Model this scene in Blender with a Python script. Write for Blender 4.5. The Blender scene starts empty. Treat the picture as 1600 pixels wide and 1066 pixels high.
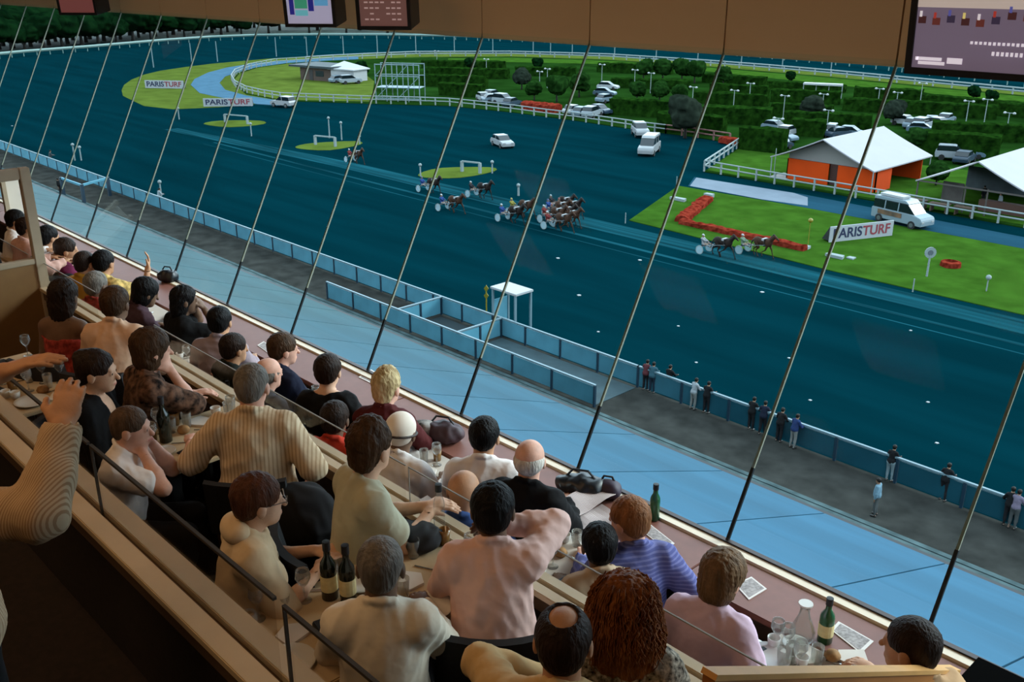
import bpy, bmesh, math, random
import numpy as np
from mathutils import Vector, Matrix

# ------------------------------------------------------------------ camera, sky, light, exposure
SC = bpy.context.scene
COL = SC.collection
CAM_Z = 21.0
FPX = 1520.0
PITCH = math.atan2(578.0, FPX)
AZ = math.atan2(.7237, .689)
HX, HY = -math.sin(AZ), math.cos(AZ)          # horizontal heading of the camera
RX, RY = math.cos(AZ), math.sin(AZ)           # camera right
SP, CP = math.sin(PITCH), math.cos(PITCH)

cam_d = bpy.data.cameras.new('camera')
cam_d.sensor_width = 36.0
cam_d.lens = 36.0 * FPX / 1600.0
cam_d.clip_start, cam_d.clip_end = .05, 3000
cam = bpy.data.objects.new('camera', cam_d)
COL.objects.link(cam)
cam.location = (0, 0, CAM_Z)
cam.rotation_euler = (math.pi / 2 - PITCH, 0, AZ)
SC.camera = cam

W = bpy.data.worlds.new('sky')
SC.world = W
W.use_nodes = True
bgn = W.node_tree.nodes['Background']
bgn.inputs[0].default_value = (.80, .90, 1.0, 1)
bgn.inputs[1].default_value = 4.2

sun_d = bpy.data.lights.new('veiled_sun', 'SUN')
sun_d.energy = 4.0
sun_d.angle = math.radians(25)
sun_d.color = (1, .97, .92)
sun = bpy.data.objects.new('veiled_sun', sun_d)
COL.objects.link(sun)
sun.rotation_euler = (math.radians(-60), 0, math.radians(-28))

SC.view_settings.view_transform = 'Standard'
SC.view_settings.look = 'None'
SC.view_settings.gamma = 1
SC.view_settings.use_curve_mapping = False
SC.view_settings.exposure = 0.0
SC.cycles.transparent_max_bounces = 24
SC.cycles.max_bounces = 8

# ------------------------------------------------------------------ pixel helpers (photo frame 1600 x 1066)
def ray(x, y):
    cx, cy = (x - 800) / FPX, (y - 533) / FPX
    down = cy * CP + SP
    h = -cy * SP + CP
    return (cx * RX + h * HX, cx * RY + h * HY, -down)
def atz(x, y, z=0.0):
    r = ray(x, y); t = (z - CAM_Z) / r[2]
    return Vector((r[0] * t, r[1] * t, z))
def aty(x, y, Y):
    r = ray(x, y); t = Y / r[1]
    return Vector((r[0] * t, Y, CAM_Z + r[2] * t))
def atx(x, y, X):
    r = ray(x, y); t = X / r[0]
    return Vector((X, r[1] * t, CAM_Z + r[2] * t))
def att(x, y, t):
    r = ray(x, y)
    return Vector((r[0] * t, r[1] * t, CAM_Z + r[2] * t))

# ------------------------------------------------------------------ materials
MATS = {}
ALB = 1.0      # common reflectance scale of the materials made next (daylight outdoors is far stronger than the room light)
def mat(name, col, rough=.7, metal=0.0, var=0.0, scale=8.0, bump=0.0, bscale=40.0, stretch=None, col2=None,
        emit=0.0, spec=.4, trans=0.0, detail=3.0, wave=None):
    if name in MATS: return MATS[name]
    if not emit:
        col = tuple(c * ALB for c in col); col2 = tuple(c * ALB for c in col2) if col2 else None
    m = bpy.data.materials.new(name); m.use_nodes = True
    nt = m.node_tree; N = nt.nodes; L = nt.links
    b = N['Principled BSDF']
    b.inputs['Base Color'].default_value = (*col, 1)
    b.inputs['Roughness'].default_value = rough
    b.inputs['Metallic'].default_value = metal
    b.inputs['Specular IOR Level'].default_value = spec
    if trans: b.inputs['Transmission Weight'].default_value = trans
    if emit:
        b.inputs['Emission Color'].default_value = (*col, 1)
        b.inputs['Emission Strength'].default_value = emit
    tc = None
    if var or col2 or bump or wave:
        tc = N.new('ShaderNodeTexCoord'); mp = N.new('ShaderNodeMapping')
        L.new(tc.outputs['Object'], mp.inputs[0])
        if stretch: mp.inputs['Scale'].default_value = stretch
    if var or col2:
        nz = N.new('ShaderNodeTexNoise'); nz.inputs['Scale'].default_value = scale; nz.inputs['Detail'].default_value = detail
        L.new(mp.outputs[0], nz.inputs[0])
        rp = N.new('ShaderNodeValToRGB')
        c1 = tuple(max(0, c * (1 - var)) for c in col)
        c2 = col2 if col2 else tuple(min(1, c * (1 + var)) for c in col)
        rp.color_ramp.elements[0].position = .32; rp.color_ramp.elements[1].position = .68
        rp.color_ramp.elements[0].color = (*c1, 1); rp.color_ramp.elements[1].color = (*c2, 1)
        L.new(nz.outputs[0], rp.inputs[0]); L.new(rp.outputs[0], b.inputs['Base Color'])
    if wave:                                    # (scale, second colour, axis, width) woven, printed or painted rib-shade stripes
        wv = N.new('ShaderNodeTexWave'); wv.bands_direction = wave[2]; wv.inputs['Scale'].default_value = wave[0]
        wv.inputs['Distortion'].default_value = .4
        L.new(tc.outputs['Object'], wv.inputs[0])
        rp = N.new('ShaderNodeValToRGB')
        rp.color_ramp.elements[0].position = wave[3]; rp.color_ramp.elements[1].position = min(1, wave[3] + .1)
        rp.color_ramp.elements[0].color = (*col, 1); rp.color_ramp.elements[1].color = (*wave[1], 1)
        L.new(wv.outputs[1], rp.inputs[0]); L.new(rp.outputs[0], b.inputs['Base Color'])
    if bump:
        nb = N.new('ShaderNodeTexNoise'); nb.inputs['Scale'].default_value = bscale; nb.inputs['Detail'].default_value = 2
        L.new(mp.outputs[0], nb.inputs[0])
        bp = N.new('ShaderNodeBump'); bp.inputs['Strength'].default_value = bump; bp.inputs['Distance'].default_value = .02
        L.new(nb.outputs[0], bp.inputs['Height']); L.new(bp.outputs[0], b.inputs['Normal'])
    MATS[name] = m
    return m
def glass_mat(name, tint, gloss=.06, rough=.0, haze=0.0, hazecol=(1, 1, 1)):
    if name in MATS: return MATS[name]
    m = bpy.data.materials.new(name); m.use_nodes = True
    nt = m.node_tree; N = nt.nodes; L = nt.links
    N.remove(N['Principled BSDF'])
    tr = N.new('ShaderNodeBsdfTransparent'); tr.inputs[0].default_value = (*tint, 1)
    gl = N.new('ShaderNodeBsdfGlossy'); gl.inputs['Roughness'].default_value = rough
    lw = N.new('ShaderNodeLayerWeight'); lw.inputs[0].default_value = .12
    mu = N.new('ShaderNodeMath'); mu.operation = 'MULTIPLY'; mu.inputs[1].default_value = gloss * 10
    ad = N.new('ShaderNodeMath'); ad.operation = 'MINIMUM'; ad.inputs[1].default_value = .7
    L.new(lw.outputs['Fresnel'], mu.inputs[0]); L.new(mu.outputs[0], ad.inputs[0])
    mx = N.new('ShaderNodeMixShader')
    L.new(ad.outputs[0], mx.inputs[0]); L.new(tr.outputs[0], mx.inputs[1]); L.new(gl.outputs[0], mx.inputs[2])
    last = mx
    if haze:
        df = N.new('ShaderNodeBsdfDiffuse'); df.inputs[0].default_value = (*hazecol, 1)
        m2 = N.new('ShaderNodeMixShader'); m2.inputs[0].default_value = haze
        L.new(mx.outputs[0], m2.inputs[1]); L.new(df.outputs[0], m2.inputs[2]); last = m2
    L.new(last.outputs[0], N['Material Output'].inputs[0])
    MATS[name] = m
    return m
def srgb(r, g, b):
    f = lambda c: (c / 255) / 12.92 if c <= 10 else (((c / 255) + .055) / 1.055) ** 2.4
    return (f(r), f(g), f(b))

# ------------------------------------------------------------------ mesh builders
class MB:
    def __init__(s): s.v = []; s.f = []; s.m = []
    def add(s, vs, fs, mi=0):
        o = len(s.v); s.v += [tuple(v) for v in vs]
        s.f += [tuple(i + o for i in f) for f in fs]; s.m += [mi] * len(fs)
        return s
    def box(s, lo, hi, mi=0, M=None):
        x0, y0, z0 = lo; x1, y1, z1 = hi
        vs = [(x0, y0, z0), (x1, y0, z0), (x1, y1, z0), (x0, y1, z0), (x0, y0, z1), (x1, y0, z1), (x1, y1, z1), (x0, y1, z1)]
        if M is not None: vs = [M @ Vector(v) for v in vs]
        return s.add(vs, [(0, 3, 2, 1), (4, 5, 6, 7), (0, 1, 5, 4), (1, 2, 6, 5), (2, 3, 7, 6), (3, 0, 4, 7)], mi)
    def beam(s, a, b, w, h, up=(0, 0, 1), mi=0):
        a, b = Vector(a), Vector(b); d = (b - a).normalized(); u = Vector(up)
        x = d.cross(u)
        if x.length < 1e-4: x = d.cross(Vector((1, 0, 0)))
        x.normalize(); u = x.cross(d).normalized()
        vs = []
        for p in (a, b):
            for sx, sz in ((-1, -1), (1, -1), (1, 1), (-1, 1)): vs.append(p + x * (sx * w / 2) + u * (sz * h / 2))
        return s.add(vs, [(0, 1, 2, 3), (7, 6, 5, 4), (0, 4, 5, 1), (1, 5, 6, 2), (2, 6, 7, 3), (3, 7, 4, 0)], mi)
    def tube(s, pts, rad, n=8, mi=0, cap=True):
        pts = [Vector(p) for p in pts]
        if not hasattr(rad, '__len__'): rad = [rad] * len(pts)
        rings = []
        ref = None
        for i, p in enumerate(pts):
            d = (pts[min(i + 1, len(pts) - 1)] - pts[max(i - 1, 0)]).normalized()
            if ref is None: ref = Vector((0, 0, 1)) if abs(d.z) < .9 else Vector((1, 0, 0))
            x = d.cross(ref).normalized(); y = x.cross(d).normalized(); ref = y
            rings.append([p + (x * math.cos(2 * math.pi * k / n) + y * math.sin(2 * math.pi * k / n)) * rad[i] for k in range(n)])
        vs = [v for r in rings for v in r]; fs = []
        for i in range(len(pts) - 1):
            for k in range(n):
                k2 = (k + 1) % n
                fs.append((i * n + k, i * n + k2, (i + 1) * n + k2, (i + 1) * n + k))
        if cap:
            fs.append(tuple(reversed(range(n)))); fs.append(tuple((len(pts) - 1) * n + k for k in range(n)))
        return s.add(vs, fs, mi)
    def lathe(s, prof, n=14, M=None, mi=0):
        vs = []; fs = []
        for r, z in prof:
            for k in range(n):
                a = 2 * math.pi * k / n; vs.append(Vector((r * math.cos(a), r * math.sin(a), z)))
        if M is not None: vs = [M @ v for v in vs]
        for i in range(len(prof) - 1):
            for k in range(n):
                k2 = (k + 1) % n; fs.append((i * n + k, i * n + k2, (i + 1) * n + k2, (i + 1) * n + k))
        fs.append(tuple(reversed(range(n)))); fs.append(tuple((len(prof) - 1) * n + k for k in range(n)))
        return s.add(vs, fs, mi)
    def prism(s, poly, z0, z1, mi=0, M=None):
        n = len(poly)
        ar = sum(poly[i][0] * poly[(i + 1) % n][1] - poly[(i + 1) % n][0] * poly[i][1] for i in range(n))
        if ar < 0: poly = list(reversed(poly))
        vs = [Vector((x, y, z0)) for x, y in poly] + [Vector((x, y, z1)) for x, y in poly]
        if M is not None: vs = [M @ v for v in vs]
        fs = [tuple(reversed(range(n))), tuple(range(n, 2 * n))] + [(i, (i + 1) % n, n + (i + 1) % n, n + i) for i in range(n)]
        return s.add(vs, fs, mi)
    def mesh(s, name, mats, smooth=False, bevel=0.0):
        me = bpy.data.meshes.new(name); me.from_pydata(s.v, [], s.f)
        if not isinstance(mats, (list, tuple)): mats = [mats]
        for m in mats: me.materials.append(m)
        if len(mats) > 1: me.polygons.foreach_set('material_index', s.m)
        if smooth: me.polygons.foreach_set('use_smooth', [True] * len(me.polygons))
        if bevel:
            bm = bmesh.new(); bm.from_mesh(me)
            bmesh.ops.bevel(bm, geom=bm.edges[:], offset=bevel, segments=2, affect='EDGES', clamp_overlap=True)
            bm.to_mesh(me); bm.free()
        me.update()
        return me
    def build(s, name, mats, parent=None, smooth=False, bevel=0.0):
        return put(name, s.mesh(name, mats, smooth, bevel), parent)
def put(name, me, parent=None, loc=None, rotz=None):
    o = bpy.data.objects.new(name, me); COL.objects.link(o)
    if parent is not None: o.parent = parent
    if loc is not None: o.location = loc
    if rotz is not None: o.rotation_euler = (0, 0, rotz)
    return o
def tag(o, label=None, cat=None, group=None, kind=None):
    if label: o['label'] = label
    if cat: o['category'] = cat
    if group: o['group'] = group
    if kind: o['kind'] = kind
    return o
def thing(name, label, cat, loc=(0, 0, 0), rotz=0.0, group=None, kind=None):
    o = bpy.data.objects.new(name, None); COL.objects.link(o)
    o.empty_display_size = .1
    o.location = loc; o.rotation_euler = (0, 0, rotz)
    return tag(o, label, cat, group, kind)
def copy_tree(o, parent=None):
    c = o.copy(); COL.objects.link(c); c.parent = parent
    for ch in o.children: copy_tree(ch, c)
    return c
def struct(name, mb, m, label=None, parent=None, **k):
    o = mb.build(name, m, parent, **k)
    if parent is None: tag(o, label, name.split('_')[0], kind='structure')
    return o

# ------------------------------------------------------------------ signed-distance bodies
def rotm(yaw=0.0, pitch=0.0, roll=0.0):
    """yaw about z (left turn positive), pitch forward nod positive, roll to the right"""
    cy, sy = math.cos(yaw), math.sin(yaw); cp_, sp_ = math.cos(-pitch), math.sin(-pitch); cr, sr = math.cos(roll), math.sin(roll)
    Z = np.array([[cy, -sy, 0], [sy, cy, 0], [0, 0, 1.]]); X = np.array([[1., 0, 0], [0, cp_, -sp_], [0, sp_, cp_]])
    Y = np.array([[cr, 0, sr], [0, 1., 0], [-sr, 0, cr]])
    return Z @ X @ Y
A = lambda *v: np.array(v, float)
def cap(a, b, ra, rb=None, k=.03, op='u'): return ('c', np.array(a, float), np.array(b, float), ra, ra if rb is None else rb, k, op)
def ell(c, r, R=None, k=.03, op='u'): return ('e', np.array(c, float), np.array(r, float), np.eye(3) if R is None else R, 0, k, op)
def cut(p, n, k=.004): n = np.array(n, float); return ('p', np.array(p, float), n / np.linalg.norm(n), 0, 0, k, 'cut')   # keeps the side the normal points away from
def inflate(pr, g):
    if pr[0] == 'c': return ('c', pr[1], pr[2], pr[3] + g, pr[4] + g, pr[5], pr[6])
    if pr[0] == 'e': return ('e', pr[1], pr[2] + g, pr[3], 0, pr[5], pr[6])
    return pr
def bounds(prims, pad=.03):
    lo = np.full(3, 1e9); hi = -lo
    for q in prims:
        if q[6] != 'u': continue
        if q[0] == 'c':
            r = max(q[3], q[4]); lo = np.minimum(lo, np.minimum(q[1], q[2]) - r); hi = np.maximum(hi, np.maximum(q[1], q[2]) + r)
        else:
            e = np.sqrt(((q[3] * q[2]) ** 2).sum(1)); lo = np.minimum(lo, q[1] - e); hi = np.maximum(hi, q[1] + e)
    return lo - pad, hi + pad
def field(prims, lo, hi, h, noise=None):
    n = np.maximum(2, np.ceil((hi - lo) / h).astype(int) + 1)
    ax = [(lo[i] + h * np.arange(n[i])).astype(np.float32) for i in range(3)]
    Fd = np.full(n, .3, np.float32)
    for q in prims:
        kk = q[5]
        if q[0] == 'p':
            d = ((ax[0] - q[1][0]) * q[2][0])[:, None, None] + ((ax[1] - q[1][1]) * q[2][1])[None, :, None] + ((ax[2] - q[1][2]) * q[2][2])[None, None, :]
            Fd = np.maximum(Fd, d); continue
        m = kk + 2.5 * h + .01
        if q[0] == 'c':
            r = max(q[3], q[4]); bl = np.minimum(q[1], q[2]) - r - m; bh = np.maximum(q[1], q[2]) + r + m
        else:
            e = np.sqrt(((q[3] * q[2]) ** 2).sum(1)); bl = q[1] - e - m; bh = q[1] + e + m
        i0 = np.maximum(0, np.floor((bl - lo) / h).astype(int)); i1 = np.minimum(n, np.ceil((bh - lo) / h).astype(int) + 1)
        if (i1 <= i0).any(): continue
        X = ax[0][i0[0]:i1[0]][:, None, None]; Y = ax[1][i0[1]:i1[1]][None, :, None]; Z = ax[2][i0[2]:i1[2]][None, None, :]
        X = X - np.float32(q[1][0]); Y = Y - np.float32(q[1][1]); Z = Z - np.float32(q[1][2])
        if q[0] == 'c':
            ba = (q[2] - q[1]).astype(np.float32); L2 = float(ba @ ba) + 1e-9
            t = np.clip((X * ba[0] + Y * ba[1] + Z * ba[2]) / L2, 0, 1)
            d = np.sqrt((X - t * ba[0]) ** 2 + (Y - t * ba[1]) ** 2 + (Z - t * ba[2]) ** 2) - (q[3] + (q[4] - q[3]) * t)
        else:
            R = q[3].astype(np.float32); r = q[2]
            u = (X * R[0, 0] + Y * R[1, 0] + Z * R[2, 0]) / r[0]; v = (X * R[0, 1] + Y * R[1, 1] + Z * R[2, 1]) / r[1]; w = (X * R[0, 2] + Y * R[1, 2] + Z * R[2, 2]) / r[2]
            k0 = np.sqrt(u * u + v * v + w * w) + 1e-6
            k1 = np.sqrt((u / r[0]) ** 2 + (v / r[1]) ** 2 + (w / r[2]) ** 2) + 1e-6
            d = k0 * (k0 - 1) / k1
        sl = (slice(i0[0], i1[0]), slice(i0[1], i1[1]), slice(i0[2], i1[2]))
        a = Fd[sl]
        if q[6] == 'u':
            hh = np.maximum(kk - np.abs(a - d), 0) / kk
            Fd[sl] = np.minimum(a, d) - hh * hh * kk * .25
        else:
            d = -d; hh = np.maximum(kk - np.abs(a - d), 0) / kk
            Fd[sl] = np.maximum(a, d) + hh * hh * kk * .25
    if noise:
        amp, waves = noise[0], noise[1]; ridge = len(noise) > 2
        X = ax[0][:, None, None]; Y = ax[1][None, :, None]; Z = ax[2][None, None, :]
        s = 0
        for kx, ky, kz, ph in waves:
            w = np.sin(kx * X + ky * Y + kz * Z + ph + 1.3 * np.sin(.45 * ky * X - .4 * kx * Z + ph * 2))
            s = s + (2 * np.abs(w) - 1.15 if ridge else w)
        Fd = Fd + amp * s.astype(np.float32) / len(waves)
    return Fd
CORN = [(0, 0, 0), (1, 0, 0), (0, 1, 0), (1, 1, 0), (0, 0, 1), (1, 0, 1), (0, 1, 1), (1, 1, 1)]
EDG = [(0, 1), (2, 3), (4, 5), (6, 7), (0, 2), (1, 3), (4, 6), (5, 7), (0, 4), (1, 5), (2, 6), (3, 7)]
def nets(Fd, lo, h):
    """naive surface nets: quads around every sign change"""
    Fd[0] = Fd[-1] = .3; Fd[:, 0] = Fd[:, -1] = .3; Fd[:, :, 0] = Fd[:, :, -1] = .3
    s = Fd < 0; n = Fd.shape
    cnt = np.zeros((n[0] - 1, n[1] - 1, n[2] - 1), np.int8)
    for dx, dy, dz in CORN: cnt += s[dx:n[0] - 1 + dx, dy:n[1] - 1 + dy, dz:n[2] - 1 + dz]
    act = (cnt > 0) & (cnt < 8)
    ijk = np.argwhere(act)
    if len(ijk) == 0: return np.zeros((0, 3)), np.zeros((0, 4), int)
    vals = np.stack([Fd[ijk[:, 0] + c[0], ijk[:, 1] + c[1], ijk[:, 2] + c[2]] for c in CORN], 1)
    P = np.zeros((len(ijk), 3)); C = np.zeros(len(ijk)); cr = np.array(CORN, float)
    for a, b in EDG:
        m = (vals[:, a] < 0) != (vals[:, b] < 0)
        t = vals[m, a] / (vals[m, a] - vals[m, b])
        P[m] += cr[a] + t[:, None] * (cr[b] - cr[a]); C[m] += 1
    V = lo + h * (ijk + P / C[:, None])
    vid = np.full(act.shape, -1, np.int64); vid[act] = np.arange(len(ijk))
    Q = []
    for axis in range(3):
        o1, o2 = [(1, 2), (2, 0), (0, 1)][axis]
        sl0 = [slice(None)] * 3; sl1 = [slice(None)] * 3
        sl0[axis] = slice(0, n[axis] - 1); sl1[axis] = slice(1, n[axis])
        d = s[tuple(sl0)] != s[tuple(sl1)]
        e = np.argwhere(d)
        e = e[(e[:, o1] > 0) & (e[:, o2] > 0) & (e[:, o1] < n[o1] - 1) & (e[:, o2] < n[o2] - 1)]
        ins = s[tuple(sl0)][e[:, 0], e[:, 1], e[:, 2]]
        def g(a, b):
            x = e.copy(); x[:, o1] -= a; x[:, o2] -= b
            return vid[x[:, 0], x[:, 1], x[:, 2]]
        q = np.stack([g(1, 1), g(0, 1), g(0, 0), g(1, 0)], 1)
        q[~ins] = q[~ins][:, ::-1]
        Q.append(q)
    return V, np.concatenate(Q)
def blob(prims, h, noise=None, lohi=None):
    lo, hi = lohi if lohi else bounds(prims)
    if noise: lo = lo - noise[0] * 1.5; hi = hi + noise[0] * 1.5
    return nets(field(prims, lo, hi, h, noise), lo, h)
def vmesh(name, V, Q, mats, smooth=True, idx=None):
    me = bpy.data.meshes.new(name)
    me.vertices.add(len(V)); me.vertices.foreach_set('co', np.asarray(V, np.float32).ravel())
    me.loops.add(Q.size); me.loops.foreach_set('vertex_index', Q.ravel().astype(np.int32))
    me.polygons.add(len(Q)); me.polygons.foreach_set('loop_start', (np.arange(len(Q)) * 4).astype(np.int32))
    me.polygons.foreach_set('loop_total', np.full(len(Q), 4, np.int32)) if hasattr(me.polygons[0] if len(Q) else me, 'loop_total') and False else None
    if not isinstance(mats, (list, tuple)): mats = [mats]
    for m in mats: me.materials.append(m)
    if idx is not None: me.polygons.foreach_set('material_index', idx.astype(np.int32))
    me.update(calc_edges=True)
    me.polygons.foreach_set('use_smooth', np.full(len(Q), smooth))
    return me
def waves(rnd, n=4, lmin=.05, lmax=.14, an=(1, 1, .5)):
    out = []
    for _ in range(n):
        L = rnd.uniform(lmin, lmax); d = Vector((rnd.gauss(0, 1) * an[0], rnd.gauss(0, 1) * an[1], rnd.gauss(0, 1) * an[2])).normalized() * (2 * math.pi / L)
        out.append((d.x, d.y, d.z, rnd.uniform(0, 6.28)))
    return out
# ------------------------------------------------------------------ people
SKIN = {}
def skin(tone='fair'):
    c = {'fair': (.64, .38, .25), 'warm': (.60, .33, .20), 'tan': (.48, .25, .14), 'pink': (.68, .37, .27)}[tone]
    return [mat('skin_' + tone, c, .55, spec=.25, var=.12, scale=14, bump=.05, bscale=120), mat('eye_dark', (.03, .02, .02), .25), mat('lips_' + tone, (c[0] * .85, c[1] * .55, c[2] * .6), .5)]
def hairm(name, c, c2=None):
    return mat('hair_' + name, c, .55, spec=.12, var=.35, scale=30, stretch=(1, 1, .25), col2=c2, bump=.5, bscale=90)
def cloth(name, c, **k):
    k.setdefault('rough', .85); k.setdefault('var', .06); k.setdefault('scale', 6); k.setdefault('bump', .5); k.setdefault('bscale', 11); k.setdefault('spec', .15)
    return mat('cloth_' + name, c, **k)
def norm(v): return v / (np.linalg.norm(v) + 1e-9)
def hand_prims(W_, d, n, right, curl, fine, sc=1.0):
    d = norm(d); n = norm(n - d * (n @ d)); s = np.cross(d, n) * (1 if right else -1)
    R = np.stack([s, d, n], 1)
    out = [ell(W_ + d * .052 * sc, A(.042, .054, .017) * sc, R, k=.02)]
    if not fine: out.append(ell(W_ + d * .125 * sc + n * .02 * sc, A(.036, .05, .016) * sc, R, k=.02)); return out
    offs = (.031, .0105, -.0105, -.031); lens = (.070, .080, .074, .057)
    for o, ln, r in zip(offs, lens, (.0092, .0096, .0092, .0082)):
        b = W_ + (d * .088 + s * o) * sc; a1 = curl; a2 = curl * 2.1
        p1 = b + (d * math.cos(a1) + n * math.sin(a1)) * ln * .52 * sc
        p2 = p1 + (d * math.cos(a2) + n * math.sin(a2)) * ln * .58 * sc
        out += [cap(b, p1, r * 1.08 * sc, r * sc, k=.006), cap(p1, p2, r * sc, r * .82 * sc, k=.006)]
    b = W_ + (d * .025 + s * .030) * sc; p1 = b + (d * .75 + s * .6 + n * .25) * .042 * sc; p2 = p1 + (d * .95 + s * .05 + n * .35) * .034 * sc
    out += [cap(b, p1, .014 * sc, .0105 * sc, k=.012), cap(p1, p2, .0105 * sc, .009 * sc, k=.006)]
    return out
def arm_ik(S, T, l1, l2, hint):
    d = T - S; L = np.linalg.norm(d)
    if L > (l1 + l2) * .985: T = S + d / L * (l1 + l2) * .985; d = T - S; L = np.linalg.norm(d)
    u = d / L; c = (l1 * l1 + L * L - l2 * l2) / (2 * l1 * L); c = max(-1, min(1, c))
    hp = hint - u * (hint @ u); hp = norm(hp)
    return S + u * (l1 * c) + hp * (l1 * math.sqrt(max(0, 1 - c * c))), T
ARMS = {'table': (.15, .40, .24), 'clasp': (.03, .40, .26), 'lap': (.10, .27, .09), 'chin': (.05, .17, .53), 'face': (.06, .20, .58), 'side': (.30, .10, .06),
        'fence': (.22, .42, .20), 'hang': (.25, .03, -.12), 'reins': (.07, .45, .25), 'up': (.28, .34, .52), 'back': (.22, -.12, .22), 'wide': (.42, .30, .25), 'phone': (.05, .36, .45)}
NP = [0]
ELL = ell
def person(label, loc_px, floor, phi, hphi=None, pose='sit', lean=.12, side=0.0, nod=.12, sc=1.0, fem=False, wide=1.0, arms=('table', 'table'),
           top=None, sleeve='long', neck='round', legm=None, hair=('short', None), tone='warm', h=.015, fine=True, group='spectators in the restaurant',
           xyz=None, yaw=None, hints=(None, None), handn=(None, None), curl=(.35, .35), extra=None, legs=None, collar=True, folds=.010, parts_only=None, seed=None):
    NP[0] += 1
    rnd = random.Random(seed if seed is not None else NP[0] * 17 + 5)
    if hphi is None: hphi = phi
    hy = math.radians(-(hphi - phi))                 # head turn relative to the body; yaw left positive
    hip = A(0, 0, .535 if pose != 'stand' else .93)
    T = rotm(0, lean, side); To = lambda *p: hip + T @ A(*p)
    sw = .158 * wide * (.93 if fem else 1)
    tw = wide
    torso = [ELL(To(0, -.005, .05), A(.172 * tw * (1.04 if fem else 1), .128 * tw, .14), T, .06), ELL(To(0, .005, .20), A(.142 * tw * (.93 if fem else 1), .112 * tw, .17), T, .06),
             ELL(To(0, .0, .365), A(.162 * tw * (.94 if fem else 1), .118 * tw, .175), T, .06), cap(To(-sw + .015, -.015, .465), To(sw - .015, -.015, .465), .060, k=.05)]
    if fem: torso += [ELL(To(-.07, .10, .32), A(.065, .055, .065), T, .04), ELL(To(.07, .10, .32), A(.065, .055, .065), T, .04)]
    traps = [cap(To(-sw * .75, -.025, .485), To(-.02, -.022, .545), .040, .036, .04), cap(To(sw * .75, -.025, .485), To(.02, -.022, .545), .040, .036, .04)]
    NT = To(0, .003, .578); neckp = [cap(To(0, -.02, .50), NT, .058 if not fem else .05, .052 if not fem else .045, .03)]
    Rh = rotm(hy, nod, side * .5); HC = NT + Rh @ A(0, .022, .110)
    HS = 1.07 if fine else 1.0
    Ho = lambda *p: HC + Rh @ A(*p) * HS
    def ell(c, r, R=None, k=.03, op='u'):
        return ELL(c, np.array(r, float) * (HS if R is Rh else 1.0), R, k, op)
    headp = [ell(Ho(0, -.012, .028), A(.082, .099, .088), Rh, .03), ell(Ho(0, .022, -.035), A(.062, .074, .086), Rh, .03), ell(Ho(0, .062, -.088), A(.034, .028, .024), Rh, .03),
             cap(NT, Ho(0, -.025, -.04), .055 if not fem else .047, .06 if not fem else .052, .03)]
    fac = [cap(Ho(-.034, .082, .02), Ho(.034, .082, .02), .012, k=.012), cap(Ho(0, .09, .004), Ho(0, .114, -.03), .008, .0135, .012), ell(Ho(.083, -.008, -.012), A(.011, .021, .033), Rh, .01), ell(Ho(-.083, -.008, -.012), A(.011, .021, .033), Rh, .01),
           ell(Ho(0, .088, -.064), A(.024, .014, .012), Rh, .01), ell(Ho(.031, .099, .003), A(.016, .012, .010), Rh, .008, 's'), ell(Ho(-.031, .099, .003), A(.016, .012, .010), Rh, .008, 's'),
           ell(Ho(.031, .084, .002), A(.013, .011, .011), Rh, .004), ell(Ho(-.031, .084, .002), A(.013, .011, .011), Rh, .004)] if fine else []
    armp = {}; hands = []; boxes = []; wr = {}
    for i, sd in enumerate((-1, 1)):
        S = To(sd * sw, -.015, .460)
        tg = arms[i]
        if isinstance(tg, str):
            q = ARMS[tg]; Tg = To(0, 0, 0) + A(sd * q[0], q[1], q[2]) + (T @ A(0, 0, q[2]) - A(0, 0, q[2])) * (.6 if q[2] > .3 else .2)
            Tg = Tg + A(rnd.uniform(-.02, .02), rnd.uniform(-.03, .03), 0)
        else: Tg = A(*tg)
        hint = hints[i]
        if hint is None: hint = A(sd * .55, -.35, -.75)
        E_, Wp = arm_ik(S, Tg, .285, .255, A(*hint))
        armp[sd] = (S, E_, Wp)
        fd = norm(Wp - E_)
        nn = handn[i]
        if nn is None: nn = A(0, .2, -1) if (isinstance(tg, str) and tg not in ('chin', 'face', 'up', 'hang')) else A(-sd * .8, -.5, .1)
        hp = hand_prims(Wp, fd, A(*nn), sd > 0, curl[i], fine)
        hands.append(hp); wr[sd] = (Wp, fd)
    upper = [[cap(armp[s][0], armp[s][1], .056 * (.86 if fem else 1), .043 * (.9 if fem else 1), .04)] for s in (-1, 1)]
    fore = [[cap(armp[s][1], armp[s][1] * .62 + armp[s][2] * .38, .044 * (.9 if fem else 1), .043 * (.88 if fem else 1), .03), cap(armp[s][1] * .62 + armp[s][2] * .38, armp[s][2], .043 * (.88 if fem else 1), .029, .03)] for s in (-1, 1)]
    legp = []; footp = []
    for sd in (-1, 1):
        if legs == 'none': break
        if pose == 'sit':
            H0 = hip + A(sd * .092, .02, -.005); K = A(sd * .12, .44, .535); An = A(sd * (.12 + rnd.uniform(-.02, .03)), .40 + rnd.uniform(-.12, .08), .10)
        elif pose == 'sulky':
            H0 = hip + A(sd * .09, .02, 0); K = A(sd * .22, .42, .62); An = A(sd * .26, .84, .50)
        else:
            f = rnd.uniform(-.06, .06); H0 = hip + A(sd * .092, 0, -.02); K = A(sd * .105, .03 + f * sd * .6, .50); An = A(sd * .11, -.02 + f * sd, .09)
        legp += [cap(H0, K, .086 * (1.04 if fem else 1), .058, .05), cap(K, K * .65 + An * .35, .056, .055, .03), cap(K * .65 + An * .35, An, .055, .036, .03)]
        td = A(sd * .02, .16, -.05) if pose != 'sulky' else A(0, .1, .14)
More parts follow.
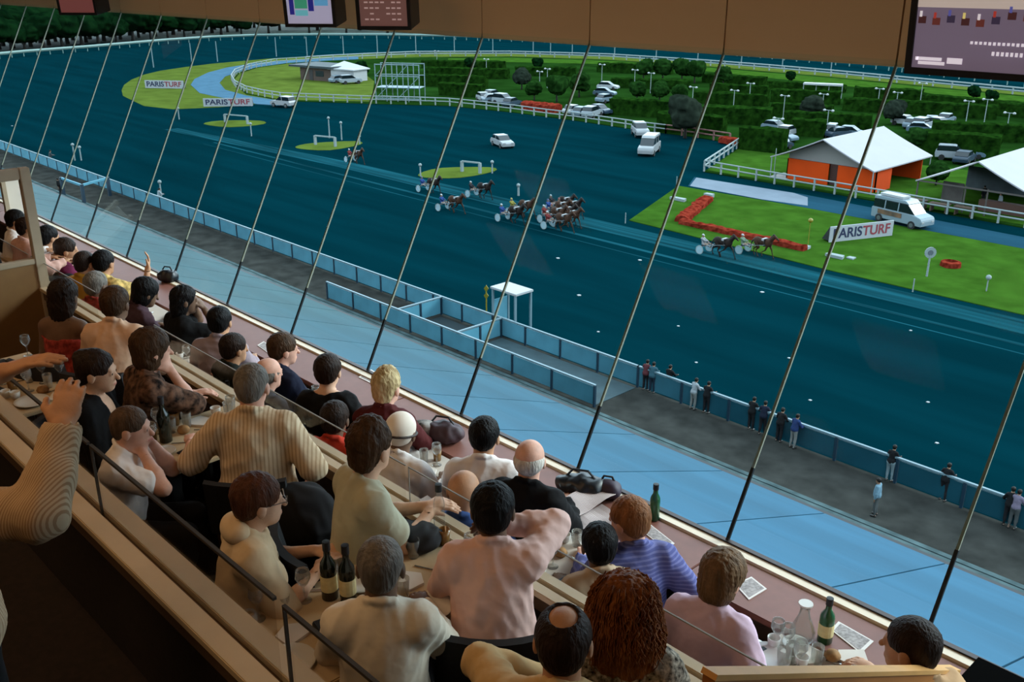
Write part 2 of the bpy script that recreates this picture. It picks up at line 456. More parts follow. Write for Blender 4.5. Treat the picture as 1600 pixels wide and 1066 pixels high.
        footp += [cap(An + A(0, -.03, -.045), An + td, .038, .03, .03)]
    body_all = torso + traps + neckp + headp + fac + upper[0] + upper[1] + fore[0] + fore[1] + hands[0] + hands[1] + legp + footp
    sk = skin(tone)
    lo, hi = bounds(body_all)
    V, Q = blob(body_all, h * 1.35 if fine else h)
    boxes = []
    if fine:
        hb = (HC - A(.125, .135, .14), HC + A(.125, .135, .135)); boxes.append((hb, h * .5))
        for hp in hands:
            l_, h_ = bounds(hp, .012); boxes.append(((l_, h_), .0068))
    Vs, Qs = [V], [Q]
    if boxes and len(Q):
        cen = V[Q].mean(1); keep = np.ones(len(Q), bool)
        for (b0, b1), hh in boxes: keep &= ~(((cen > b0) & (cen < b1)).all(1))
        Qs = [Q[keep]]
        off = len(V)
        for (b0, b1), hh in boxes:
            pl = 2 * hh
            Fd = field(body_all, b0 - pl, b1 + pl, hh)
            v2, q2 = nets(Fd, b0 - pl, hh)
            if not len(q2): continue
            c2 = v2[q2].mean(1); kp = ((c2 > b0 - hh * .5) & (c2 < b1 + hh * .5)).all(1)
            Vs.append(v2); Qs.append(q2[kp] + off); off += len(v2)
    V = np.concatenate(Vs); Q = np.concatenate(Qs)
    # drop stray vertices
    used = np.zeros(len(V), bool); used[Q.ravel()] = True; rem = np.cumsum(used) - 1; V = V[used]; Q = rem[Q]
    idx = np.zeros(len(Q), np.int32)
    if fine:
        c = V[Q].mean(1)
        for sx in (-1, 1): idx[np.linalg.norm(c - Ho(sx * .031, .094, .002), axis=1) < .0095] = 1
        lp = (c - Ho(0, .1, -.064)) @ Rh; idx[(np.abs(lp[:, 0]) < .022) & (np.abs(lp[:, 2]) < .008) & (np.abs(lp[:, 1]) < .03)] = 2
    # place
    if yaw is None:
        ph = math.radians(phi); dx = math.cos(ph) * HX + math.sin(ph) * RX; dy = math.cos(ph) * HY + math.sin(ph) * RY
        yaw = math.atan2(-dx, dy)
    if xyz is None:
        P = atz(loc_px[0], loc_px[1], floor + HC[2] * sc)
        cy_, sy_ = math.cos(yaw), math.sin(yaw)
        root = Vector((P.x - (cy_ * HC[0] - sy_ * HC[1]) * sc, P.y - (sy_ * HC[0] + cy_ * HC[1]) * sc, floor))
    else: root = Vector(xyz)
    o = thing('person', label, 'person', root, yaw, group)
    o.scale = (sc, sc, sc)
    put('body', vmesh('body', V, Q, sk, idx=idx), o)
    # clothes
    tm = top if top is not None else cloth('white', (.7, .68, .64))
    g = .017 if fine else .013
    sh = [inflate(torso[0], g + (.022 if not fem else .006)), inflate(torso[1], g + (.026 if not fem else .006))] + [inflate(q, g) for q in torso[2:]] + ([inflate(q, g * .7) for q in traps] if neck != 'strap' else [])
    if sleeve == 'long':
        for i in range(2): sh += [inflate(q, g + .008) for q in upper[i]] + [inflate(q, g + .004) for q in fore[i]]
    elif sleeve in ('short', 'elbow'):
        fr = .62 if sleeve == 'short' else .98
        for i, s in enumerate((-1, 1)):
            S, E_, _ = armp[s]; sh += [cap(S, S + (E_ - S) * fr, .056 + g + .008, .05 + g + .012, .04)]
    ct = [('e', To(0, .02, .585), A(.070, .073, .055), T, 0, .01, 's')]
    if neck == 'v': ct += [('e', To(0, .12, .50), A(.055, .10, .11), T, 0, .01, 's')]
    if neck == 'wide': ct += [('e', To(0, .04, .57), A(.13, .13, .06), T, 0, .01, 's')]
    if neck == 'strap': ct += [('e', To(0, .0, .60), A(.26, .22, .25), T, 0, .01, 's')]
    if sleeve == 'none':
        ct += [cap(armp[s][0] + A(s * .012, 0, 0), armp[s][0] * .5 + armp[s][1] * .5 + A(s * .03, 0, 0), .066, .06, .01, 's') for s in (-1, 1)]
    if sleeve == 'long':
        for s in (-1, 1):
            Wp, fd = wr[s]; ct += [cap(Wp + fd * .028, Wp + fd * .2, .05, .06, .004, 's')]
    elif sleeve == 'short': pass
    ct += [cut(To(0, 0, -.055), T @ A(0, 0, -1.))]
    col = []
    if collar and neck == 'round':
        for a in range(10):
            a0, a1 = a * math.pi / 5, (a + 1) * math.pi / 5
            col.append(cap(To(.068 * math.cos(a0), -.004 + .070 * math.sin(a0), .560 - .035 * math.sin(a0)), To(.068 * math.cos(a1), -.004 + .070 * math.sin(a1), .560 - .035 * math.sin(a1)), .016, k=.012))
    Vc, Qc = blob(sh + ct + col, h * .82, (folds, waves(rnd, 5, .10, .26, (1, .9, .45)), 1) if folds else None)
    put('shirt' if not fem else 'top', vmesh('shirt', Vc, Qc, tm), o)
    lm = legm if legm is not None else cloth('dark_trousers', (.025, .025, .03))
    if legp:
        tr = [inflate(q, .014) for q in legp] + [inflate(torso[0], .016)] + [cut(To(0, 0, 0) + A(0, 0, .10), A(0, 0, 1.))]
        Vt, Qt = blob(tr, h * 1.6, (.006, waves(rnd, 4, .08, .2)))
        put('trousers', vmesh('trousers', Vt, Qt, lm), o)
        sm = mat('shoe_leather', (.03, .022, .018), .45)
        for q in footp:
            Vf, Qf = blob([inflate(q, .01)], h * 1.2); put('shoe', vmesh('shoe', Vf, Qf, sm), o)
    # hair
    st, hm = hair
    if st != 'none':
        hm = hm if hm is not None else hairm('brown', (.06, .03, .015))
        face = ell(Ho(0, .105, -.045), A(.072, .075, .105), Rh, .012, 's')
        base = ell(Ho(0, -.017, .036), A(.093, .108, .096), Rh, .02)
        nz = (.004, waves(rnd, 4, .018, .04, (1, 1, .3)))
        hp = [base]; ct = [face]; hh = h * .55
        if st == 'short': hp += [ell(Ho(0, -.055, -.015), A(.076, .058, .066), Rh, .02)]; ct += [cut(Ho(0, -.06, -.068), Rh @ A(0, .45, -1.)), cap(Ho(-.12, .03, -.03), Ho(.12, .03, -.03), .034, k=.01, op='s')]
        elif st == 'crop': hp = [ell(Ho(0, -.014, .034), A(.087, .103, .091), Rh, .02), ell(Ho(0, -.05, -.015), A(.068, .056, .066), Rh, .02)]; ct += [cut(Ho(0, -.06, -.065), Rh @ A(0, .5, -1.)), cap(Ho(-.12, .03, -.03), Ho(.12, .03, -.03), .036, k=.01, op='s')]; nz = (.002, nz[1])
        elif st == 'ring': hp = [ell(Ho(0, -.018, .0), A(.089, .102, .07), Rh, .02), ell(Ho(0, -.05, -.02), A(.068, .056, .06), Rh, .02)]; ct += [cut(Ho(0, -.06, -.07), Rh @ A(0, .5, -1.)), ell(Ho(0, .03, .09), A(.078, .10, .075), Rh, .01, 's'), cap(Ho(-.12, .03, -.03), Ho(.12, .03, -.03), .036, k=.01, op='s')]; nz = (.002, nz[1])
        elif st == 'spot': hp = [ell(Ho(0, -.015, .034), A(.089, .105, .093), Rh, .02), ell(Ho(0, -.05, -.015), A(.07, .056, .066), Rh, .02)]; ct += [cut(Ho(0, -.06, -.075), Rh @ A(0, .5, -1.)), ell(Ho(0, -.035, .125), A(.05, .06, .05), Rh, .008, 's'), cap(Ho(-.12, .03, -.03), Ho(.12, .03, -.03), .036, k=.01, op='s')]; nz = (.002, nz[1])
        elif st == 'bob': hp += [ell(Ho(0, -.03, -.035), A(.092, .088, .105), Rh, .03), ell(Ho(0, -.02, .05), A(.094, .110, .092), Rh, .03)]; ct += [cut(Ho(0, 0, -.135), Rh @ A(0, .1, -1.))]; nz = (.006, nz[1])
        elif st == 'mid': hp += [ell(Ho(0, -.04, -.04), A(.090, .082, .10), Rh, .03), ell(Ho(0, -.055, -.10), A(.082, .06, .085), Rh, .03)]; nz = (.007, nz[1])
        elif st == 'long': hp += [ell(Ho(0, -.045, -.05), A(.094, .08, .12), Rh, .03), ell(Ho(0, -.07, -.15), A(.1, .055, .12), Rh, .03)]; nz = (.008, nz[1])
        elif st == 'bun': hp += [ell(Ho(0, -.06, -.02), A(.07, .055, .07), Rh, .02), ell(Ho(0, -.085, .075), A(.05, .045, .045), Rh, .02)]; ct += [cut(Ho(0, -.06, -.07), Rh @ A(0, .5, -1.)), cap(Ho(-.12, .03, -.03), Ho(.12, .03, -.03), .034, k=.01, op='s')]
        elif st == 'tall': hp = [ell(Ho(0, -.02, .045), A(.092, .110, .104), Rh, .02), ell(Ho(0, -.055, -.02), A(.072, .062, .085), Rh, .02), ell(Ho(.01, -.02, .11), A(.06, .06, .05), Rh, .03)]; ct += [cut(Ho(0, -.06, -.10), Rh @ A(0, .5, -1.)), cap(Ho(-.12, .03, -.03), Ho(.12, .03, -.03), .034, k=.01, op='s')]; nz = (.007, nz[1])
        elif st == 'curly': hp += [ell(Ho(0, -.03, .035), A(.118, .120, .112), Rh, .03), ell(Ho(0, -.045, -.07), A(.138, .108, .115), Rh, .03), ell(Ho(0, -.05, -.15), A(.130, .09, .095), Rh, .03)]; nz = (.013, waves(rnd, 7, .018, .05, (1, 1, .25)))
        elif st == 'afro': hp = [ell(Ho(0, -.014, .034), A(.091, .107, .096), Rh, .02), ell(Ho(0, -.045, -.01), A(.075, .066, .066), Rh, .02)]; ct += [cut(Ho(0, -.06, -.06), Rh @ A(0, .5, -1.)), cap(Ho(-.12, .03, -.035), Ho(.12, .03, -.035), .034, k=.01, op='s')]; nz = (.004, nz[1])
        elif st == 'dome':
            hp = [ell(Ho(0, -.012, .036), A(.090, .108, .096), Rh, .02), ell(Ho(0, -.045, -.005), A(.08, .066, .066), Rh, .02)]; ct += [cut(Ho(0, 0, -.03), Rh @ A(0, .35, -1.))]; nz = None
        elif st == 'cap':
            hp = [ell(Ho(0, -.012, .04), A(.088, .108, .098), Rh, .02), ell(Ho(0, .115, .02), A(.06, .06, .01), Rh, .02)]; ct = [cut(Ho(0, 0, .0), Rh @ A(0, -.12, -1.))]; nz = None
        Vh, Qh = blob(hp + ct, hh, nz)
        put('hair' if st != 'cap' else 'cap', vmesh('hair', Vh, Qh, hm), o)
        if st == 'curly':
            b = MB()
            for _ in range(520):
                an = rnd.uniform(-math.pi, math.pi); z0 = rnd.uniform(-.02, .14); rr_ = math.sqrt(max(.02, 1 - ((z0 - .035) / .125) ** 2)); L_ = rnd.uniform(.08, .20)
                if abs(an - math.pi / 2) < .75 and z0 < .09: continue
                pts = []; ph_ = rnd.uniform(0, 6.28)
                for q in range(7):
                    f = q / 6; z = z0 - L_ * f; gx = .122 + .022 * min(1, max(0, (.05 - z) / .12)) + rnd.uniform(-.002, .004); w = .006 * math.sin(ph_ + f * 16)
                    rz_ = max(rr_, math.sqrt(max(.02, 1 - (max(0, z - .035) / .125) ** 2))) * (1 if z > -.17 else .85)
                    pts.append(Ho((gx * rz_ + w) * math.cos(an + w * 6), -.035 + (gx * rz_ * .95 + w) * math.sin(an + w * 6), z))
                b.tube(pts, [.0028, .003, .003, .003, .0028, .0022, .001], 4)
            b.build('curls', hm, o, smooth=True)
    if extra: extra(o, Ho, To, Rh, wr)
    return o, root, yaw, HC
# a banquette chair, one for each seat
CHAIR = {}
def chair(root, yaw, label, floor):
    if not CHAIR:
        up = mat('chair_upholstery', (.012, .011, .012), .6, var=.2, scale=20); wd = mat('chair_wood', (.05, .025, .012), .45, var=.2, scale=10)
        sb = MB().box((-.22, -.20, .40), (.22, .24, .455)).mesh('seat', up, True, .015)
        bb = MB()
        n = 6
        vs = []; fs = []
        for i in range(n + 1):
            x = -.22 + .44 * i / n; b = -.235 - .05 * (1 - (2 * i / n - 1) ** 2)
            for z, t in ((.52, 0), (.87, -.07)):
                vs += [(x, b + t, z), (x, b + t - .045, z)]
        for i in range(n):
            a = i * 4; c = a + 4
            fs += [(a, a + 2, c + 2, c), (a + 1, c + 1, c + 3, a + 3), (a + 2, a + 3, c + 3, c + 2), (a, c, c + 1, a + 1)]
        fs += [(0, 1, 3, 2), (n * 4, n * 4 + 2, n * 4 + 3, n * 4 + 1)]
        bb.add(vs, fs)
        CHAIR['seat'] = sb; CHAIR['back'] = bb.mesh('backrest', up)
        CHAIR['f'] = MB().tube([(0, 0, 0), (0, 0, .41)], [.014, .02], 8).mesh('leg', wd, True)
        CHAIR['b'] = MB().tube([(0, -.03, 0), (0, 0, .41), (0, -.04, .56)], [.014, .02, .016], 8).mesh('leg', wd, True)
    o = thing('dining_chair', label, 'chair', (root.x, root.y, floor), yaw, 'dining chairs in the restaurant')
    put('seat', CHAIR['seat'], o); put('backrest', CHAIR['back'], o)
    for x in (-.19, .19): put('leg', CHAIR['f'], o, (x, .2, 0)); put('leg', CHAIR['b'], o, (x, -.2, 0))
    return o
# ------------------------------------------------------------------ the restaurant shell
F1, F2, F3, F4 = 17.05, 17.55, 18.05, 18.55
SILL_Y, SILL_Z, TILT = 4.4, 17.8, .51
TOP_Z = 20.47
XL, XR = -32.0, 5.0
M_carpet = mat('dark_carpet', (.016, .009, .007), .95, var=.25, scale=30)
M_wallp = mat('warm_wall_paint', (.22, .13, .07), .8, var=.06, scale=2)
M_fascia = mat('fascia_wood_panel', srgb(212, 170, 122), .55, spec=.2, var=.05, scale=1.5, stretch=(.2, 1, 1))
M_ceil = mat('ceiling_paint', (.20, .15, .10), .9, var=.05)
M_ledge = mat('pale_ledge_laminate', srgb(196, 176, 146), .5, var=.05, scale=5)
M_ledge_side = mat('ledge_side_brown', (.11, .065, .035), .6)
M_black = mat('black_rubber', (.006, .007, .008), .5)
M_alu = mat('pale_sealant', srgb(142, 142, 126), .6, metal=.0, spec=.1)
M_white = mat('white_paint', (.75, .73, .70), .5)
M_glass = glass_mat('window_glass', (.87, .95, .97), .010)
M_screen = glass_mat('screen_glass', (.95, .94, .93), .015)
M_desk = mat('red_brown_laminate', srgb(128, 82, 70), .5, var=.06, scale=12)

fl = MB()
struct('floor', MB().box((XL, -8, 16.6), (XR, -.30, F4)), M_carpet, 'dark carpeted top terrace of the restaurant floor').name = 'floor_top'
for nm, y0, y1, z in (('floor_back', -.30, 1.28, F3), ('floor_middle', 1.28, 2.85, F2), ('floor_front', 2.85, 4.41, F1)):
    struct(nm, MB().box((XL, y0, 16.4), (XR, y1, z)), M_carpet, {'floor_back': 'dark carpeted terrace behind the foreground ledge', 'floor_middle': 'dark carpeted terrace between the two ledges', 'floor_front': 'dark carpeted lowest terrace along the slanted window'}[nm])
struct('ceiling', MB().box((XL, -8, 22.9), (XR, 6.1, 23.1)), M_ceil, 'dim warm ceiling above the dining terraces')
struct('wall_back', MB().box((XL, -8.2, 16), (XR, -8, 23)), M_wallp, 'dim brown back wall of the restaurant')
struct('wall_left', MB().box((XL - .2, -8, 16), (XL, 6, 23)), M_wallp, 'brown end wall far along the terraces')
struct('wall_right', MB().box((XR, -8, 16), (XR + .2, 6, 23)), M_wallp, 'brown end wall nearest the camera')
# wood fascia above the window, panel by panel
wf = thing('wall_front', 'brown wood panelled fascia above the slanted window', 'wall', (0, 5.78, TOP_Z), kind='structure')
MB().box((XL, .03, .02), (XR, .3, 2.45)).build('backing', M_black, wf)
pw = MB().box((.006, -.02, 0), (1.216, .03, .62)).mesh('panel', M_fascia)
pw2 = MB().box((.006, -.02, .632), (1.216, .03, 2.43)).mesh('panel', M_fascia)
k = -1.53 - 1.222 * 25
while k < XR - 1.2:
    put('panel', pw, wf, (k, 0, 0)); put('panel', pw2, wf, (k, 0, 0)); k += 1.222
# slanted window: panes, joints, sill
wn = thing('window_1', 'long outward slanting glass front overlooking the racetrack', 'window', (0, 0, 0), kind='structure')
H = TOP_Z + .1 - SILL_Z
th = Vector((0, 1, -TILT)).normalized() * .006
dv = Vector((0, TILT, 1))
def pane_mesh(w, y0, z0, hh, m, t=.006):
    b = Vector((0, y0, z0)); n = Vector((0, 1, -TILT)).normalized() * t; u = dv * hh
    vs = [b - n, b + Vector((w, 0, 0)) - n, b + Vector((w, 0, 0)) + u - n, b + u - n, b + n, b + Vector((w, 0, 0)) + n, b + Vector((w, 0, 0)) + u + n, b + u + n]
    return MB().add(vs, [(0, 1, 2, 3), (7, 6, 5, 4), (0, 4, 5, 1), (1, 5, 6, 2), (2, 6, 7, 3), (3, 7, 4, 0)]).mesh('pane', m)
PM = pane_mesh(1.222 - .004, SILL_Y, SILL_Z + .03, H, M_glass)
MU = MB().beam((0, SILL_Y + TILT * .42, SILL_Z + .42), (0, SILL_Y + TILT * H, SILL_Z + H), .016, .014, up=(0, 1, 0)).mesh('mullion', M_alu)
MG = MB().beam((0, SILL_Y, SILL_Z), (0, SILL_Y + TILT * .42, SILL_Z + .42), .020, .016, up=(0, 1, 0)).mesh('backlit_mullion', M_black)  # lower mullion blackened to paint in its dark look against the bright canopy
x = -1.53 - 1.222 * 25
while x < XR:
    put('pane', PM, wn, (x + .002, 0, 0)); m_ = put('mullion', MU, wn, (x, 0, 0)); put('backlit_mullion', MG, m_)
    x += 1.222
MB().box((XL, SILL_Y - .014, SILL_Z - .03), (XR, SILL_Y + .02, SILL_Z + .012)).build('bottom_gasket', M_black, wn)
MB().box((XL, SILL_Y - .075, SILL_Z - .08), (XR, SILL_Y - .014, SILL_Z + .002)).build('sill_board', mat('sill_cream', srgb(226, 212, 188), .5, var=.03), wn)
MB().box((XL, SILL_Y - .02, F1 - .3), (XR, SILL_Y + .012, SILL_Z - .03)).build('apron_wall', M_ledge_side, wn)
# red-brown counter under the sill, board by board
dk = thing('window_counter', 'red brown counter shelf running along under the slanted window', 'counter', (0, 0, 0))
bm_ = MB().box((.004, 3.93, SILL_Z - .05), (1.526 - .004, SILL_Y - .088, SILL_Z - .012)).mesh('counter_board', M_desk, bevel=.004)
x = -1.21 - 1.526 * 19
while x < XR - 1.5: put('counter_board', bm_, dk, (x, 0, 0)); x += 1.526
MB().box((XL, 4.1, SILL_Z - .28), (XR, SILL_Y - .03, SILL_Z - .06)).build('bracket_box', M_ledge_side, dk)
# ledges (parapets) between the terraces
def parapet(name, y, z, zlow, w, label, glassh, gx, edge=.012, ec=(.05, .042, .034)):
    o = thing(name, label, 'wall', (0, 0, 0), kind='structure')
    b = w / 2 - .012
    MB().box((XL, y - w / 2, z - .035), (XR, y - w / 2 + b, z)).build('ledge_board', M_ledge, o, bevel=.004)
    MB().box((XL, y + w / 2 - b, z - .035), (XR, y + w / 2, z)).build('ledge_board', M_ledge, o, bevel=.004)
    MB().box((XL, y - w / 2 + .02, z - .12), (XR, y + w / 2 - .02, z - .036)).build('cap_rail', M_ledge_side, o)
    MB().box((XL, y - .04, zlow), (XR, y + .04, z - .12)).build('wall_body', M_carpet, o)
    gm = MB().box((.012, y - .004, z - .03), (1.51, y + .004, z + glassh)).mesh('glass_screen', M_screen)
    rm = MB().box((.0, y - edge * .6, z + glassh), (1.522, y + edge * .6, z + glassh + edge)).mesh('top_edge', mat('screen_edge_' + name, ec, .4))
    em = MB().box((-edge * .35, y - edge * .5, z - .03), (edge * .35, y + edge * .5, z + glassh + edge)).mesh('end_clip', MATS['screen_edge_' + name])
    for gx0 in gx:
        g = put('glass_screen', gm, o, (gx0, 0, 0)); put('top_edge', rm, g); put('end_clip', em, g)
    return o
parapet('wall_parapet_front', 2.84, 18.25, F1, .15, 'pale twin board ledge with low glass screens behind the front tables', .22,
        [-11.2, -9.6, -6.95, -5.35, -3.80, -2.12], .006, (.22, .20, .17))
parapet('wall_parapet_back', 1.285, 18.75, F2, .20, 'broad pale twin board ledge with low glass screens nearest the camera', .32, [-9.6, -8.0, -5.55, -4.0, -2.42, -.9])
# glazed partition far left, standing across the terraces
pt = thing('partition', 'cream framed glazed partition with brown lower panel at far left', 'partition', (-9.3, 0, 0))
M_cream = mat('cream_frame', srgb(176, 158, 132), .5, var=.04)
ptop, pmid = 19.36, 18.48
MB().box((-.04, 2.77, F2), (.04, 2.86, ptop)).build('post', M_cream, pt, bevel=.006)
MB().box((-.04, 1.3, F2), (.04, 1.38, ptop)).build('post', M_cream, pt, bevel=.006)
MB().box((-.04, -.3, F2), (.04, -.22, ptop)).build('post', M_cream, pt, bevel=.006)
MB().box((-.035, -.3, ptop - .10), (.035, 2.77, ptop)).build('top_rail', M_cream, pt, bevel=.006)
MB().box((-.035, -.3, pmid), (.035, 2.77, pmid + .05)).build('middle_rail', M_cream, pt, bevel=.006)
MB().box((-.025, -.28, F2), (.025, 2.77, pmid)).build('lower_panel', mat('tan_panel', srgb(140, 104, 62), .6, var=.05), pt)
MB().box((-.004, -.22, pmid + .05), (.004, 1.3, ptop - .10)).build('pane', M_screen, pt)
MB().box((-.004, 1.38, pmid + .05), (.004, 2.77, ptop - .10)).build('pane', M_screen, pt)
# white notice board beyond the partition
nb = thing('notice_board', 'pale blank notice board seen through the glazed partition', 'board', (0, 0, 0))
a = aty(4, 275, 2.42); b = aty(46, 330, 2.42)
c0 = atx(6, 277, -13.4); c1 = atx(42, 335, -13.4)
MB().box((-13.45, c0.y, F2), (-13.40, c1.y + .05, c0.z)).build('board', mat('notice_white', srgb(225, 215, 200), .8, var=.05, scale=3), nb)
MB().box((-13.46, c0.y - .05, F2), (-13.38, c0.y, c0.z + .05)).build('frame_post', M_cream, nb)
MB().box((-13.46, c1.y + .05, F2), (-13.38, c1.y + .10, c0.z + .05)).build('frame_post', M_cream, nb)
# sloping wooden balustrade, bottom right
bl = thing('stair_balustrade', 'orange brown wooden balustrade sloping down towards the window at lower right', 'balustrade', (0, 0, 0))
M_oak = mat('orange_oak', srgb(176, 112, 56), .45, var=.15, scale=5, stretch=(1, .15, 1))
BX = -1.2
p0 = atx(1108, 1053, BX); p1 = atx(1492, 1046, BX)
pe = p1 + (p1 - p0) * .25; ps = p0 - (p1 - p0) * .0
M_oak_l = mat('oak_edge', srgb(222, 166, 100), .4, var=.08, scale=6)
MB().beam(ps, p1, .05, .018).build('handrail', M_oak_l, bl)
v = [Vector((BX - .02, ps.y, ps.z - .012)), Vector((BX - .02, p1.y, p1.z - .012)), Vector((BX - .02, p1.y, F1)), Vector((BX - .02, 2.85, F1)), Vector((BX - .02, 2.85, F2)), Vector((BX - .02, ps.y, F2))]
v2 = [q + Vector((.04, 0, 0)) for q in v]
MB().add(v + v2, [(0, 1, 2, 3, 4, 5), (11, 10, 9, 8, 7, 6)] + [(i, i + 6, (i + 1) % 6 + 6, (i + 1) % 6) for i in range(6)]).build('side_panel', M_oak, bl)
MB().box((BX - .03, p1.y + .0, F1), (BX + .5, SILL_Y - .13, p1.z - .17)).build('end_cabinet', mat('dark_cabinet', (.004, .004, .004), .9, spec=.0), bl)

# ceiling lamps, warm, out of the picture but part of the room
LAMPW = 15.0
def lamp(x, y, i):
    o = thing('ceiling_lamp', 'warm square ceiling lamp above the dining terraces', 'lamp', (x, y, 22.9), group='ceiling lamps')
    MB().box((-.6, -.6, -.06), (.6, .6, 0)).build('housing', M_white, o)
    MB().box((-.56, -.56, -.066), (.56, .56, -.061)).build('diffuser', mat('lamp_diffuser', (1, .69, .42), .5, emit=1.0), o)
    ld = bpy.data.lights.new('lamp_light', 'AREA'); ld.shape = 'SQUARE'; ld.size = 1.1; ld.energy = LAMPW; ld.color = (1.0, .59, .27)
    lo = bpy.data.objects.new('lamp_light', ld); COL.objects.link(lo); lo.parent = o; lo.location = (0, 0, -.08)
for i, (x, y) in enumerate([(-12, -1.0), (-8.5, -1.0), (-5, -1.0), (-1.5, -1.0), (-10.3, .6), (-6.8, .6), (-3.2, .6), (-7, -4), (-2, -4)]): lamp(x, y, i)

# television screens hanging from the fascia
def quad_on(o, name, w, h, x0, y0, x1, y1, m, dz=.002):
    """flat print on a screen: fractions of width and height from lower left, facing local -Y"""
    return MB().box((-w / 2 + w * x0, -dz - .001, h * y0), (-w / 2 + w * x1, -dz, h * y1)).build(name, m, o)
M_bez = mat('tv_bezel', (.012, .010, .010), .4)
def emis(name, c, e=1.0): return mat('screen_' + name, c, .6, emit=e, spec=.1)
def tv(loc, yaw, w, h, depth, label, tilt=0.0, bez=.035):
    o = thing('television', label, 'television', loc, yaw); o.rotation_euler = (tilt, 0, yaw)
    MB().box((-w / 2 - bez, .006, -bez), (w / 2 + bez, .006 + depth, h + bez)).build('casing', M_bez, o, bevel=.008)
    MB().box((-.05, .006 + depth * .4, h), (.05, .006 + depth * .4 + .05, h + 1.6)).build('hanger', M_bez, o)
    for (a0, b0, a1, b1) in ((-w / 2 - bez, -bez, -w / 2, h + bez), (w / 2, -bez, w / 2 + bez, h + bez), (-w / 2, -bez, w / 2, 0), (-w / 2, h, w / 2, h + bez)):
        MB().box((a0, -.012, b0), (a1, .006, b1)).build('bezel', M_bez, o)
    return o
q = aty(1424, 106, 5.35)
T1w, T1h = 1.15, .66
t1 = tv((q.x + T1w / 2, 5.35, q.z + .005), 0, T1w, T1h, .12, 'large television at top right showing a harness race', tilt=math.radians(4))
sc_ = MB().box((-T1w / 2, 0, 0), (T1w / 2, .004, T1h)).build('screen', emis('grey_track', srgb(118, 104, 122), .55), t1)
quad_on(sc_, 'far_rail_band', T1w, T1h, 0, .47, 1, .62, emis('sand', srgb(196, 180, 170), .6))
quad_on(sc_, 'hedge_band', T1w, T1h, 0, .62, 1, 1, emis('hedge', srgb(110, 120, 90), .5))
rr = random.Random(4)
for i in range(15):
    x = .01 + i * .066; y = .33 + rr.uniform(0, .07)
    quad_on(sc_, 'picture_horse', T1w, T1h, x, y, x + .036, y + .055, emis('horse%d' % (i % 3), [srgb(70, 40, 40), srgb(100, 50, 44), srgb(60, 50, 70)][i % 3], .6), .003)
    quad_on(sc_, 'picture_driver', T1w, T1h, x + .004, y + .05, x + .016, y + .095, emis('driver%d' % (i % 4), [srgb(230, 220, 225), srgb(170, 60, 50), srgb(90, 90, 160), srgb(220, 200, 120)][i % 4], .6), .004)
for x0, x1, y0 in ((.02, .14, .06), (.03, .155, .028), (.015, .03, .06)): quad_on(sc_, 'caption_bar', T1w, T1h, x0, y0, x1, y0 + .026, emis('caption', srgb(225, 215, 225), .7), .003)
quad_on(sc_, 'caption_box', T1w, T1h, .165, .045, .235, .09, emis('caption', srgb(225, 215, 225), .7), .003)
for i in range(14):
    quad_on(sc_, 'caption_letter', T1w, T1h, .26 + i * .02, .20 + rr.uniform(0, .004), .26 + i * .02 + .012, .225, emis('caption', srgb(225, 215, 225), .7), .003)
    if i > 4: quad_on(sc_, 'caption_letter', T1w, T1h, .26 + i * .02, .125, .26 + i * .02 + .012, .155, emis('caption', srgb(225, 215, 225), .7), .003)
yv = math.atan2(.2, .72)
def small_tv(px0, px1, py, Y, label, depth=.35):
    a = aty(px0, py, Y); b = aty(px1, py, Y)
    yaw = math.radians(40)
    w = abs((b - a).x) / math.cos(yaw) * .43
    o = tv(((a.x + b.x) / 2, Y, a.z + .03), yaw, w, w * .75, depth, label, tilt=math.radians(6), bez=.03)
    return o, w, w * .75
o2, w2, h2 = small_tv(452, 522, 40, 5.1, 'small hanging television showing a blue and green results table')
s2 = MB().box((-w2 / 2, 0, 0), (w2 / 2, .004, h2)).build('screen', emis('lavender', srgb(165, 160, 185), .6), o2)
for x0, x1, y0, y1, c in ((.06, .16, .25, 1, (40, 40, 120)), (.48, .60, .35, 1, (40, 40, 120)), (.18, .46, .42, .72, (60, 140, 110)), (.62, .92, .5, .8, (90, 150, 190)), (.18, .46, .22, .38, (100, 170, 180)), (.18, .46, .76, .96, (90, 150, 190)), (.62, .92, .84, .97, (60, 140, 110))):
    quad_on(s2, 'table_cell', w2, h2, x0, y0, x1, y1, emis('c%d_%d_%d' % c, srgb(*c), .6))
o3, w3, h3 = small_tv(562, 642, 44, 5.1, 'small hanging television showing a dim brown caption page')
s3 = MB().box((-w3 / 2, 0, 0), (w3 / 2, .004, h3)).build('screen', emis('brown', srgb(104, 72, 66), .6), o3)
for j in range(5):
    for i in range(7):
        if rr.random() < .75: quad_on(s3, 'caption_letter', w3, h3, .1 + i * .115, .16 + j * .15, .1 + i * .115 + .08, .20 + j * .15, emis('cap2', srgb(170, 140, 135), .6))
o4, w4, h4 = small_tv(104, 142, 22, 5.1, 'farthest small hanging television with a dull red screen')
MB().box((-w4 / 2, 0, 0), (w4 / 2, .004, h4)).build('screen', emis('dull_red', srgb(110, 62, 58), .6), o4)
ALB = .26
